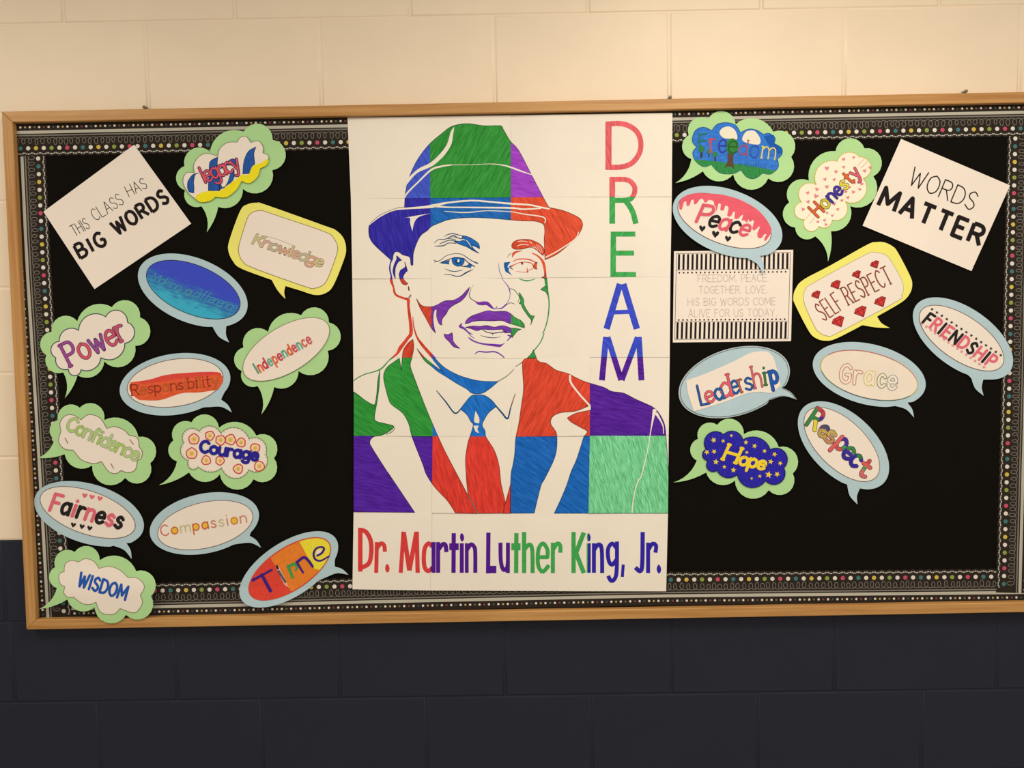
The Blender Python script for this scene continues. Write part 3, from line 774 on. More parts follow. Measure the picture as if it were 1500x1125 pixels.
BG = 'speech bubbles cut from coloured paper'
def bubble(label, outline, m, d0, curl=0.003, extra=None):
    return Card('speech_bubble', label, 'speech bubble', outline, m, d0, curl, BG, extra=extra)
BLACKINK = pen((34, 27, 26)); PENLINE = pen((118, 88, 70))
def Cr(x, y, k=7.5): return (x, y, k)

# ---- title cards
def card4(label, name, pts, d0, curl=0.0015):
    return Card(name, label, 'paper sign', [(x, y, 1, None) for x, y in pts], CARDW, d0, curl, thick=0.0003)
c = card4('tilted white paper reading THIS CLASS HAS BIG WORDS, upper left of the board', 'title_card', [(63.6, 310), (196.5, 212), (280, 327.7), (138.4, 423.5)], 0.002)
t = Sheet(); k = Cr(50, 200, 6.25)
text(t, 'THIS', *cp(k, (375, 915), (515, 833)), 17, .9, [BLACKINK], gap=1.6)
text(t, 'CLASS', *cp(k, (565, 775), (828, 612)), 18, .9, [BLACKINK], gap=1.6)
text(t, 'HAS', *cp(k, (872, 552), (1042, 467)), 16.5, .9, [BLACKINK], gap=1.6)
text(t, 'BIG', *cp(k, (425, 1115), (665, 985)), 21, 4.6, [BLACKINK], gap=3.2, caps=False)
text(t, 'WORDS', *cp(k, (765, 900), (1240, 592)), 21, 4.6, [BLACKINK], gap=2.8, caps=False)
c.art('lettering', t, 0.0003, c.o)
c = card4('tilted white paper reading WORDS MATTER, upper right of the board', 'title_card', [(1319.9, 203.5), (1479.6, 271.6), (1423, 397), (1263.6, 330.5)], 0.002)
t = Sheet(); k = Cr(1250, 190, 6.25)
text(t, 'WORDS', *cp(k, (500, 497), (1090, 742)), 27, 1.7, [BLACKINK], gap=1.8)
text(t, 'MATTER', *cp(k, (228, 690), (1150, 1060)), 28, 6.2, [BLACKINK], gap=2.6, caps=False)
c.art('lettering', t, 0.0003, c.o)
k = Cr(980, 355)
c = card4('white quote card with black striped bands, below the pink dripping bubble', 'quote_card', cp(k, (55, 98), (1365, 82), (1340, 1085), (42, 1100)), 0.001, 0.0008)
t = Sheet(); GREYT = pen((200, 176, 160))
fr = [(x, y, 1, None) for x, y in cp(k, (82, 122), (1334, 110), (1308, 1058), (64, 1066))]
line(t, fr, .7, pen((110, 92, 84)), 0, True)
for x0, x1, ya0, ya1, yb0, yb1 in ((100, 1290, 130, 118, 300, 290), (84, 1272, 878, 874, 1060, 1054)):
    for i in range(25):
        f = i / 24.0; x = x0 + (x1 - x0) * f
        sl = -5 if ya0 > 500 else -3
        t.poly([tuple(cp(k, (x, ya0 + (ya1 - ya0) * f), (x + 23, ya0 + (ya1 - ya0) * f), (x + 23 + sl, yb0 + (yb1 - yb0) * f), (x + sl, yb0 + (yb1 - yb0) * f)))], BLACKINK)
line(t, [(x, y, 1, None) for x, y in cp(k, (80, 305), (1330, 292))], .5, pen((110, 92, 84)))
line(t, [(x, y, 1, None) for x, y in cp(k, (72, 872), (1312, 864))], .5, pen((110, 92, 84)))
for x0, x1, y0, y1 in ((114, 1281, 334, 323), (107, 1271, 853, 844)):
    for i in range(26):
        f = i / 25.0; t.poly([disc(*cp(k, (x0 + (x1 - x0) * f, y0 + (y1 - y0) * f))[0], 1.3, 8)], BLACKINK)
c.art('printed_border', t, 0.0003, c.o)
t = Sheet()
for s, a, b, h in (('FREEDOM. PEACE.', (318, 435), (1092, 428), 10.5), ('TOGETHER. LOVE.', (330, 560), (1082, 556), 10.5), ('HIS BIG WORDS COME', (208, 695), (1170, 688), 11), ('ALIVE FOR US TODAY.', (215, 820), (1183, 812), 11)):
    text(t, s, *cp(k, a, b), h, .75, [GREYT], gap=1.8)
c.art('lettering', t, 0.0003, c.o)

# ---- left side
k = Cr(250, 170, 8.333)
c = bubble('green cloud bubble reading legacy in pink over blue waves', cloud(k, (441, 1416), [(375, 1100), (175, 905), (168, 610), (480, 438), (890, 192), (1245, 290), (1240, 660), (880, 888), (580, 1108)]), GREEN, .003)
pan = smooth(parse('285,1000! 205,925 150,800 190,695 290,690! 280,600 340,500 440,455 575,490! 600,400 690,325 812,318! 850,262 920,250 978,322! 1070,305 1125,370 1125,450! 1190,480 1195,530 1170,600 1090,640! 1060,740 960,820 865,790! 800,900 680,990 545,985! 480,1035 360,1050', k), True, 2)
c.panel(pan, CARDW, lay=.003, rim=pen((70, 62, 50)), rimw=.6)
t = Sheet(); BL_ = ink((36, 82, 150)); 
for s in ('205,880! 210,800 270,715 345,698! 300,712 280,800 285,870 282,938! 225,925', '460,910! 462,800 470,700 480,560 575,500! 568,620 590,750 600,910!', '590,905! 595,800 640,880 700,800 725,720 775,665! 775,740 745,800 690,840', '880,705! 895,550 950,430 1040,378! 1015,460 1022,600 955,700!', '600,650! 650,590 700,550 760,520 820,560! 760,600 690,600'):
    t.fill(smooth(parse(s, k)), BL_, 0); line(t, smooth(parse(s, k)), .7, pen((24, 34, 74)), 1, True)
t.fill(smooth(parse('300,1000! 330,955 460,915 590,915 720,830 870,712! 950,712 1000,610 1100,570 1188,518! 1195,540 1170,600 1090,640! 1060,740 960,820 865,790! 800,900 680,990 545,985! 480,1035 360,1050', k)), ink((244, 216, 34), .08), 2)
c.art('wave_drawing', t, .0033)
t = Sheet(); text(t, 'legacy', *cp(k, (420, 815), (855, 640)), 24, 2.2, [pen((226, 84, 92))], 3, pen((72, 40, 84)), 2.2, shear=-.05, gap=.5)
c.art('lettering', t, .0034)
k = Cr(320, 280)
c = bubble('yellow rounded-corner bubble reading Knowledge in faint pencil', smooth(parse('735,1042! 900,1092 1060,1140 1180,1118 1265,1030 1375,760 1402,640 1375,520 1290,430 1160,378 520,150 420,128 320,145 240,215 120,540 110,660 160,770 250,850 585,975! 650,1090 735,1185! 722,1110', k)), YELL, .003)
c.panel(smooth(parse('400,222 480,212 560,240 1150,440 1260,510 1308,610 1290,720 1200,960 1140,1035 1060,1065 960,1050 400,850 270,775 222,670 235,560 310,320 345,255', k)), CARDW, rim=PENLINE, rimw=.7)
t = Sheet(); pal = [pen((206, 190, 130)), pen((214, 168, 140)), pen((190, 180, 140)), pen((218, 160, 128))]
text(t, 'Knowledge', *cp(k, (375, 575), (1125, 830)), 15, 2.6, pal, 0, pen((158, 132, 104)), 1.5, gap=.6, shear=.1)
line(t, smooth(parse('470,485 620,520 830,600', k), False), .5, pen((176, 150, 128)))
c.art('lettering', t)
k = Cr(190, 360)
TS[0] = 1
c = bubble('pale blue oval bubble coloured deep blue over turquoise, reading Making a difference', with_tail(ellipse(k, 90, 85, 1295, 895, 22), *cp(k, (1060, 885), (1092, 1062), (910, 890))), BLUE, .002)
m = bpy.data.materials.new('blue_to_turquoise_marker'); nt, N, L, b = nodes_of(m)
tc = N.new('ShaderNodeTexCoord'); mp = N.new('ShaderNodeMapping'); mp.inputs['Rotation'].default_value = (0, -0.40, 0)
sep = N.new('ShaderNodeSeparateXYZ'); nz = N.new('ShaderNodeTexNoise'); nz.inputs['Scale'].default_value = 1; mp2 = N.new('ShaderNodeMapping'); mp2.inputs['Scale'].default_value = (40, 200, 260)
L.new(tc.outputs['Object'], mp.inputs[0]); L.new(mp.outputs[0], sep.inputs[0]); L.new(mp.outputs[0], mp2.inputs[0]); L.new(mp2.outputs[0], nz.inputs['Vector'])
ad = N.new('ShaderNodeMath'); ad.operation = 'MULTIPLY_ADD'; ad.inputs[1].default_value = 11.0; ad.inputs[2].default_value = 0.06
ad2 = N.new('ShaderNodeMath'); ad2.operation = 'MULTIPLY_ADD'; ad2.inputs[1].default_value = .8
L.new(sep.outputs['Z'], ad.inputs[0]); L.new(nz.outputs['Fac'], ad2.inputs[0]); L.new(ad.outputs[0], ad2.inputs[2])
cr = N.new('ShaderNodeValToRGB'); L.new(ad2.outputs[0], cr.inputs[0]); L.new(cr.outputs[0], b.inputs['Base Color']); b.inputs['Roughness'].default_value = .6
e = cr.color_ramp.elements; e[0].position = .25; e[0].color = (*alb((40, 165, 185)), 1); e[1].position = .8; e[1].color = (*alb((40, 62, 180)), 1)
x = e.new(.48); x.color = (*alb((28, 112, 160)), 1)
c.panel(ellipse(k, 183, 158, 1213, 805, 22.5), m, rim=pen((40, 48, 70)))
t = Sheet(); tq = [pen((70, 148, 170))]
text(t, 'Making', *cp(k, (225, 375), (540, 505)), 13, 1.2, tq, shear=.2, gap=.8)
text(t, 'a', *cp(k, (600, 525), (655, 545)), 12, 1.4, [pen((84, 150, 150))], shear=.2)
text(t, 'difference', *cp(k, (690, 560), (1150, 725)), 14, 1.2, tq, shear=.25, gap=.7)
c.art('lettering', t)
k = Cr(50, 430, 7.868)
c = bubble('green cloud bubble reading Power in purple and red', cloud(k, (354, 1204), [(335, 908), (140, 710), (200, 440), (497, 320), (895, 157), (1220, 275), (1165, 603), (808, 782), (500, 942)]), GREEN, .003)
c.panel(lobes(k, [(395, 870), (250, 740), (290, 552), (512, 425), (825, 268), (1075, 330), (1045, 572), (770, 738), (540, 878)], [.3, .4, .32, .3, .42, .4, .3, .25, .5]), CARDW, rim=pen((66, 74, 86)), rimw=1.3)
t = Sheet(); pl = [pen((160, 74, 134)), pen((216, 84, 96)), pen((150, 76, 140)), pen((206, 84, 100)), pen((196, 84, 104))]
text(t, 'Power', *cp(k, (420, 835), (1075, 515)), 34, 3.6, pl, 0, pen((70, 36, 74)), 1.6, shear=-.02, gap=1.5, serif=.5)
c.art('lettering', t)
k = Cr(330, 440, 8.333)
c = bubble('green cloud bubble under a tilted white oval reading Independence', cloud(k, (441, 1391), [(395, 1045), (200, 862), (222, 575), (522, 385), (925, 182), (1265, 270), (1250, 615), (893, 862), (597, 1058)]), GREEN, .003)
c.panel(ellipse(k, 215, 210, 1272, 985, -31), CARDW, rim=pen((120, 104, 70)), rimw=.7, lay=.002)
t = Sheet(); pl = [pen((84, 150, 116)), pen((224, 104, 66)), pen((206, 70, 80)), pen((110, 172, 136)), pen((226, 110, 74)), pen((200, 76, 84)), pen((112, 170, 136)), pen((226, 100, 60)), pen((206, 88, 90)), pen((112, 170, 140)), pen((226, 110, 80)), pen((204, 92, 96))]
text(t, 'Independence', *cp(k, (400, 890), (1060, 515)), 15.5, 2.6, pl, 0, shear=-.02, gap=2.6, wob=.4)
c.art('lettering', t, .0023)
k = Cr(160, 500)
TS[0] = -1
c = bubble('pale blue oval bubble reading Responsibility across an orange-red band', with_tail(ellipse(k, 115, 128, 1330, 815, -9), *cp(k, (1228, 640), (1347, 780), (1100, 722))), BLUE, .002)
c.panel(ellipse(k, 197, 188, 1250, 725, -9), CARDW, rim=PENLINE)
t = Sheet()
t.fill(smooth(parse('235,450! 440,425 620,370 860,345 1100,335 1200,340! 1245,390 1245,450 1195,530! 1000,560 800,570 600,635 500,650 330,645! 260,590 220,520', k)), ink((226, 88, 48), .2, 0, (60, 60, 300)), 0)
t.fill(smooth(parse('240,450! 440,420 620,370 860,345 1100,335 1200,340! 1230,365 1000,380 760,410 560,440 400,460!', k)), ink((222, 72, 58), .1), 1)
c.art('marker_band', t)
t = Sheet(); text(t, 'Responsibility', *cp(k, (250, 595), (1200, 480)), 15.5, 1.7, [pen((150, 50, 30)), pen((178, 96, 42)), pen((160, 60, 34))], 2, gap=1.5, serif=.6)
c.art('lettering', t, .0009)
k = Cr(50, 580)
c = bubble('green cloud bubble reading Confidence in pale green letters, left edge of the board', cloud(k, (45, 680), [(222, 478), (262, 265), (500, 130), (770, 265), (1145, 450), (1275, 740), (1000, 900), (638, 762), (335, 640)]), GREEN, .003)
c.panel(smooth(parse('430,595! 330,580 270,500 295,385! 285,290 350,213 440,213 515,262! 600,205 720,240 798,357! 880,338 980,370 1045,435! 1120,450 1148,500 1150,555! 1188,620 1170,690 1135,702! 1110,810 1030,842 955,817! 900,852 820,830 740,720! 650,742 520,700', k)), CARDW, rim=pen((128, 104, 84)))
t = Sheet(); pl = [pen((180, 198, 116)), pen((172, 194, 92)), pen((184, 196, 134))]
text(t, 'Confidence', *cp(k, (345, 365), (1120, 715)), 20, 3.0, pl, 0, pen((150, 158, 118)), 1.5, shear=.02, gap=1.0)
for a, b in (((340, 465), (370, 520)), ((1050, 480), (1090, 530)), ((845, 745), (870, 795))):
    line(t, [(*p, 1, None) for p in cp(k, a, b)], 1.5, pen((158, 128, 104)), 0)
c.art('lettering', t)
k = Cr(230, 600)
c = bubble('green cloud bubble reading Courage in navy among red rings', cloud(k, (20, 830), [(220, 567), (180, 340), (378, 140), (680, 200), (1090, 285), (1285, 535), (1060, 765), (690, 710), (352, 690)]), GREEN, .003)
pan = lobes(k, [(345, 560), (292, 365), (462, 238), (700, 262), (1010, 322), (1195, 490), (1010, 662), (710, 642), (455, 630)], [.3, .45, .3, .3, .35, .42, .35, .2, .5])
c.panel(pan, CARDW, rim=pen((110, 120, 70)))
t = Sheet()
for i in range(0, len(pan), 1):
    a = pan[i]; b = pan[(i + 1) % len(pan)]; l = math.hypot(b[0] - a[0], b[1] - a[1]) or 1
    nx, ny = -(b[1] - a[1]) / l, (b[0] - a[0]) / l
    line(t, [(a[0], a[1], 1, None), (a[0] + nx * 2.4, a[1] + ny * 2.4, 1, None)], .5, pen((128, 134, 84)), 0)
for x, y, r in ((405, 325, 56), (580, 285, 48), (698, 335, 52), (805, 330, 55), (922, 362, 48), (1078, 422, 50), (380, 482, 58), (540, 558, 48), (692, 560, 46), (890, 650, 50), (1125, 622, 54)):
    px, py = cp(k, (x, y))[0]; r /= 7.5
    rg = smooth([(px + r * (1 + .08 * math.sin(5 * a + x)) * math.cos(a), py + r * (1 + .1 * math.cos(3 * a + y)) * math.sin(a), 0, None) for a in [2 * math.pi * i / 12 for i in range(12)]], True, 1.5)
    q2 = Sheet(); q2.fill(rg, pen((242, 205, 170)), 0); line(q2, rg, 1.7, pen((212, 82, 56)), 2, True)
    q2.poly([disc(px, py, r * .55, 10)], pen((236, 186, 96)), 1); q2.poly([disc(px + .3, py + .2, r * .25, 8)], pen((204, 170, 76)), 2)
    q2.build('ring', c.p, c.org, c.depth, .0008, 14)
c.art('fringe', t)
t = Sheet(); text(t, 'Courage', *cp(k, (470, 462), (1100, 560)), 16.5, 4.8, [ink((42, 34, 134), .12)], 4, gap=1.5)
c.art('lettering', t)
k = Cr(40, 690)
TS[0] = -1
c = bubble('pale blue oval bubble reading Fairness in pink and black with small hearts', with_tail(ellipse(k, 75, 110, 1280, 830, 17), *cp(k, (1087, 790), (1145, 965), (945, 820))), BLUE, .002, extra=lambda x, y: .001)
c.panel(ellipse(k, 140, 170, 1185, 740, 19), CARDW, rim=PENLINE)
PK, BK = pen((224, 104, 112)), pen((42, 34, 34))
t = Sheet(); text(t, 'Fairness', *cp(k, (245, 430), (1020, 632)), 25, 5.2, [PK, BK], 0, gap=2.0, shear=.1)
for x, y in ((630, 270), (710, 285), (797, 302)): pieces(c, 'heart', [lambda q_: heart(q_, *cp(k, (x, y))[0], 4, PK, .2)])
for x, y in ((505, 592), (600, 610), (685, 628)): pieces(c, 'heart', [lambda q_: heart(q_, *cp(k, (x, y))[0], 4, BK, .2)])
c.art('lettering', t)
k = Cr(200, 700)
c = bubble('pale blue oval bubble reading Compassion in thin orange letters', with_tail(ellipse(k, 145, 158, 1345, 845, -12), *cp(k, (1243, 637), (1367, 766), (1132, 722))), BLUE, .002)
c.panel(ellipse(k, 232, 248, 1277, 790, -13), CARDW, rim=PENLINE, rimw=.8)
t = Sheet(); pl = [pen((206, 112, 104)), pen((206, 104, 50)), pen((200, 186, 120)), pen((206, 100, 54)), pen((200, 96, 50)), pen((200, 120, 96)), pen((196, 186, 134)), pen((208, 130, 96)), pen((206, 130, 50)), pen((212, 130, 96))]
CN = text(t, 'Compassion', *cp(k, (275, 640), (1210, 487)), 15.5, 1.7, pl, 1, gap=2.2)
for i in (1, 3, 4, 8): t.poly([disc(CN[i][1], CN[i][2], CN[i][3] * .45, 12)], pen((236, 180, 62)), 0)
c.art('lettering', t)
k = Cr(330, 770)
c = bubble('pale blue oval bubble coloured red, orange and yellow, reading Time', with_tail(ellipse(k, 155, 62, 1240, 900, -33), *cp(k, (1203, 450), (1352, 540), (1112, 565))), BLUE, .004, .004, extra=lambda x, y: .004 * max(0, min(1, (y - 860) / 30)))
c.panel(ellipse(k, 255, 128, 1160, 822, -33.5), ink((222, 66, 48), .12), rim=pen((190, 90, 56)), rimw=.6)
t = Sheet(); inn = [(p[0], p[1]) for p in ellipse(k, 268, 138, 1152, 812, -33.5)]
def cutpoly(halfs):
    out = []
    for tr in tri_fill(inn):
        q_ = clip_quad(tr, halfs)
        if q_: out.append(q_)
    return out
t.poly(cutpoly(cp(k, (480, 330), (1500, -400), (1500, 1200), (720, 720))), ink((232, 124, 40), .14), 0)
t.poly(cutpoly(cp(k, (805, 160), (1300, -200), (1400, 600), (975, 470))), ink((236, 212, 56), .08), 1)
t.poly([tuple(cp(k, (555, 460), (590, 450), (700, 680), (650, 650)))], pen((232, 168, 140)), 1)
c.art('colour_fields', t)
t = Sheet(); TP = ink((66, 34, 118), .1)
for s, m_ in (('300,600,30 510,485,22', TP), ('400,540,34 495,715,38', TP), ('565,440,18 575,470,24', BLACKINK), ('585,500,26 660,620,22', pen((84, 88, 96))), ('615,560,12 660,622,12', TP),
              ('690,445,36 740,570,30', pen((70, 150, 70))), ('700,450,34 760,420,30 785,470,24 770,490,20', pen((70, 150, 70))), ('785,400,28 820,460,24 855,515,22', TP), ('790,400,30 860,350,32 910,380,32 960,450,28', TP),
              ('1010,330,22 1060,300,24 1085,255,24 1060,235,20 1000,250,22 970,310,24 990,370,24 1050,385,20 1140,335,16', TP)):
    t.poly(stroke_quads(smooth(parse(s, k), False, 2)), m_, 4)
t.fill(smooth(parse('1000,290 1030,262 1055,270 1045,300 1010,320', k)), CARDW, 3)
c.art('lettering', t)
k = Cr(40, 780)
c = bubble('green cloud bubble reading WISDOM in blue, hanging over the bottom frame', cloud(k, (130, 840), [(325, 610), (305, 380), (520, 215), (795, 305), (1195, 425), (1360, 700), (1085, 905), (740, 820), (440, 735)]), GREEN, .003, .001,
           extra=lambda x, y: .0155 * (lambda s: s * s * (3 - 2 * s))(max(0, min(1, (y - 800) / 75))))
c.panel(smooth(parse('405,430! 415,350 480,308 560,325! 640,288 730,318 787,395! 900,373 1010,410 1110,497! 1210,502 1285,590 1240,690! 1262,780 1180,880 1020,835! 960,892 880,900 800,870 755,765! 680,792 590,772 510,710! 440,708 400,660 415,595! 360,560 350,460', k)), CARDW, rim=pen((140, 112, 90)), rimw=.8)
t = Sheet(); text(t, 'WISDOM', *cp(k, (550, 585), (1072, 740)), 20, 3.7, [ink((34, 82, 158), .12)], 0, gap=2.2, shear=.0)
c.art('lettering', t)

# ---- right side
k = Cr(980, 150)
c = bubble('green cloud bubble reading Freedom over a painted sky and tree', cloud(k, (70, 885), [(245, 622), (217, 360), (432, 182), (732, 240), (1145, 322), (1342, 600), (1090, 835), (705, 790), (372, 757)]), GREEN, .003)
pan = smooth(parse('305,490! 255,420 290,310 380,272 470,310! 530,240 630,222 730,250 785,332! 880,292 970,308 1035,352! 1100,340 1165,390 1155,450! 1235,500 1240,570 1190,620! 1200,710 1120,785 1030,775! 950,832 860,822 790,740! 700,782 560,772 465,682! 380,705 290,640 262,550', k))
c.panel(pan, ink((50, 112, 188), .2, .2, (60, 60, 150)), rim=pen((26, 70, 120)), rimw=.9)
t = Sheet()
t.poly([q_ for tr in tri_fill(pan) for q_ in [clip_quad(tr, cp(k, (200, 570), (480, 620), (800, 680), (1300, 735), (1300, 1000), (200, 1000)))] if q_], ink((46, 130, 62), .2), 0)
for s in ('555,330 590,280 660,265 720,300 750,370 740,410 660,400 590,385', '805,390 850,320 930,310 975,350 1005,410 990,460 900,455 820,430'): t.fill(smooth(parse(s, k)), pen((232, 216, 186)), 0)
t.fill(smooth(parse('640,560! 645,640 600,725! 660,700 720,735! 705,640 712,560!', k)), ink((88, 66, 48), .15), 2)
t.fill(smooth(parse('640,420 700,395 755,430 760,510 720,560 650,555 630,490', k)), ink((52, 120, 48), .15), 3)
t.fill(smooth(parse('1040,370! 1150,360 1160,450 1235,500 1240,560 1190,560 1100,470!', k)), ink((24, 84, 160), .12), 0)
for x, y, r in ((355, 510, 38), (438, 540, 24), (508, 570, 30)):
    t.poly([tuple(cp(k, (x - r * .25, y), (x + r * .25, y), (x + r * .3, y + r * 2.6), (x - r * .3, y + r * 2.6)))], pen((62, 56, 44)), 1)
    t.poly([disc(*cp(k, (x, y))[0], r / 7.5, 10)], ink((50, 120, 70), .15), 2)
for i in range(12):
    x = 770 + i * 26; t.poly([tuple(cp(k, (x, 660 + i * 3), (x + 7, 660 + i * 3), (x + 7, 695 + i * 3), (x, 695 + i * 3)))], pen((42, 92, 120)), 1)
c.art('landscape_drawing', t)
t = Sheet()
for ch, a, b, h, w_, cl in (('F', (340, 500), (425, 495), 20, 2.2, (46, 116, 84)), ('r', (460, 545), (520, 540), 29, 2.2, (200, 76, 84)), ('e', (545, 545), (625, 550), 28, 2.2, (58, 58, 150)), ('e', (650, 555), (745, 560), 27, 2.0, (34, 92, 40)),
                      ('d', (765, 570), (855, 580), 22, 1.5, (172, 74, 84)), ('o', (885, 600), (980, 610), 27, 1.5, (48, 76, 150)), ('m', (1015, 610), (1160, 630), 26, 1.7, (226, 200, 90))):
    text(t, ch, *cp(k, a, b), h, w_, [pen(cl)], 4, serif=.5)
c.art('lettering', t)
k = Cr(1130, 190)
c = bubble('green cloud bubble standing on end, reading Honesty among pink hearts', cloud(k, (622, 1447), [(480, 1170), (262, 1075), (195, 800), (412, 560), (705, 235), (1022, 205), (1120, 512), (865, 840), (655, 1115)]), GREEN, .003)
pan = lobes(k, [(365, 985), (332, 795), (492, 605), (722, 347), (965, 297), (1010, 535), (812, 790), (668, 992), (522, 1060)], [.5, .45, .32, .3, .45, .4, .36, .3, .55])
c.panel(pan, pen((244, 226, 190)), rim=pen((208, 176, 84)), rimw=1.0)
t = Sheet(); HP = pen((222, 128, 132))
for x, y, r in ((795, 325, 20), (905, 305, 17), (610, 425, 25), (710, 462, 20), (590, 545, 20), (690, 548, 18), (610, 628, 22), (500, 655, 22), (400, 695, 20), (490, 730, 26), (405, 792, 20), (348, 875, 20), (795, 410, 18), (1085, 418, 18), (1025, 452, 20),
                (960, 545, 17), (915, 585, 17), (992, 595, 20), (862, 632, 14), (970, 655, 18), (815, 680, 20), (900, 685, 20), (840, 745, 20), (775, 778, 17), (690, 815, 22), (730, 875, 18), (612, 915, 16), (670, 942, 16), (585, 995, 18), (512, 1012, 18), (600, 1042, 18)):
    pieces(c, 'heart', [lambda q_: heart(q_, *cp(k, (x, y))[0], r / 7.5, HP, random.Random(x).uniform(-.5, .5))])
for a, b in (((950, 390), (1030, 310)), ((985, 420), (1065, 340)), ((380, 980), (440, 900)), ((420, 1030), (480, 960))): line(t, [(*p, 1, None) for p in cp(k, a, b)], .5, HP, 1)
c.art('stripe_drawing', t)
t = Sheet(); ho = [pen((84, 48, 44))][0]
pl = [pen((216, 94, 46)), pen((206, 186, 60)), pen((60, 50, 150)), pen((62, 52, 150)), pen((226, 202, 66)), pen((222, 96, 50)), pen((218, 92, 104))]
text(t, 'Honesty', *cp(k, (515, 960), (985, 490)), 20, 2.9, pl, 2, ho, 1.4, gap=2.0)
c.art('lettering', t)
k = Cr(980, 260)
TS[0] = -1
c = bubble('pale blue oval bubble with pink dripping paint, reading Peace', with_tail(ellipse(k, 42, 92, 1245, 885, 20.5), *cp(k, (1003, 860), (1036, 1062), (860, 885))), BLUE, .0045)
c.panel(ellipse(k, 97, 172, 1122, 780, 21), CARDW, rim=pen((110, 76, 66)))
t = Sheet()
dr = smooth(parse('112,270! 160,215 240,182 330,172 480,178 600,192 780,245 960,345 1060,450 1115,540 1120,610 1060,700! 1045,680 1072,620 1050,620 1020,660 985,665 970,620 1000,540 985,540 940,580 915,560 935,480 920,465 890,490 870,455 860,495 830,470 800,470 815,410 790,420 760,450 720,450 725,375 705,375 680,425 640,420 655,330 620,310 600,360 565,355 570,295 545,285 520,370 490,370 495,270 450,245 430,250 400,280 370,235 340,240 300,290 275,290 270,245 245,250 225,305 195,310 190,265 165,270 140,350 115,345', k))
t.fill(dr, ink((228, 92, 102), .08, 0, (30, 30, 60)), 0)
c.art('drip_drawing', t)
t = Sheet(); PK2 = pen((220, 92, 100))
text(t, 'P', *cp(k, (300, 485), (430, 500)), 25, 5.0, [PK2], 2, pen((236, 216, 190)), 1.6, shear=.22)
text(t, 'eace', *cp(k, (425, 525), (850, 645)), 25, 4.4, [BK, PK2], 2, shear=.2, gap=1.2)
for x, y, r in ((365, 560, 5.0), (510, 622, 5.6), (648, 672, 4.8)): pieces(c, 'heart', [lambda q_: heart(q_, *cp(k, (x, y))[0], r, BK, .12, 2)])
c.art('lettering', t)
k = Cr(1150, 350)
c = bubble('yellow rounded-corner bubble reading SELF RESPECT among red gems', smooth(parse('1010,852! 1060,925 1150,978! 1000,972 850,947! 560,1095 440,1118 340,1090 260,1010 110,720 92,640 115,550 200,450 500,290 900,65 1000,35 1090,38 1180,80 1240,150 1370,400 1397,500 1370,600 1280,695', k)), YELL, .003)
c.panel(smooth(parse('203,620 230,550 300,490 880,175 980,150 1080,165 1150,220 1270,430 1300,540 1280,620 1220,690 560,1040 470,1065 390,1035 330,970 220,730', k)), CARDW, rim=pen((170, 148, 120)), rimw=.6)
t = Sheet(); GR, GD = pen((206, 58, 52)), pen((116, 28, 26))
pieces(c, 'gem', [(lambda q_, x=x, y=y, r=r: gem(q_, *cp(k, (x, y))[0], r / 7.5, GR, GD, -.48)) for x, y, r in ((345, 615, 54), (562, 505, 60), (790, 392, 52), (990, 282, 52), (590, 910, 74), (835, 800, 74), (1052, 692, 70))])
t = Sheet(); SR = [pen((142, 62, 48))]
text(t, 'SELF', *cp(k, (430, 905), (650, 760)), 28, 1.7, SR, 1, gap=2.4, serif=.8)
text(t, 'RESPECT', *cp(k, (700, 725), (1190, 480)), 27, 1.8, SR, 1, gap=2.4, serif=.8)
c.art('lettering', t)
k = Cr(1300, 430)
TS[0] = 1
c = bubble('pale blue oval bubble reading FRIENDSHIP between rows of tiny stars', with_tail(ellipse(k, 280, 42, 1380, 945, 35), *cp(k, (1052, 945), (1057, 1122), (922, 932))), BLUE, .003)
c.panel(ellipse(k, 350, 128, 1280, 850, 34), CARDW, rim=PENLINE)
t = Sheet(); text(t, 'FRIENDSHIP', *cp(k, (385, 320), (1130, 810)), 18, 3.9, [BK, PK], 0, gap=2.6, shear=.12)
for i in range(15):
    f = i / 14; star(t, *cp(k, (490 + 755 * f, 172 + 505 * f))[0], 2.7, BK, .4)
    star(t, *cp(k, (380 + 680 * f, 330 + 478 * f))[0], 3.0, pen((226, 138, 138)), .4)
c.art('lettering', t)
k = Cr(980, 490)
TS[0] = -1
el = with_tail(ellipse(k, 125, 140, 1310, 905, -17), *cp(k, (1238, 592), (1392, 712), (1112, 708)))
lam = with_tail(ellipse(k, 105, 125, 1328, 920, -17), *cp(k, (1245, 585), (1405, 716), (1100, 722)))
c = bubble('pale blue laminated oval bubble reading Leadership on a white paper strip', lam, pen((178, 186, 178)), .002)
c.panel(el, BLUE, 'blue_oval', .0004, rim=pen((70, 74, 70)), rimw=.7)
bo = c.p
c.panel(smooth(parse('190,505! 400,430 700,300 900,202 1060,185 1130,230 1170,320 1225,560! 1130,640 1000,632 850,650 600,745 275,845! 210,650', k)), CARDW, 'word_panel', .0012)
t = Sheet()
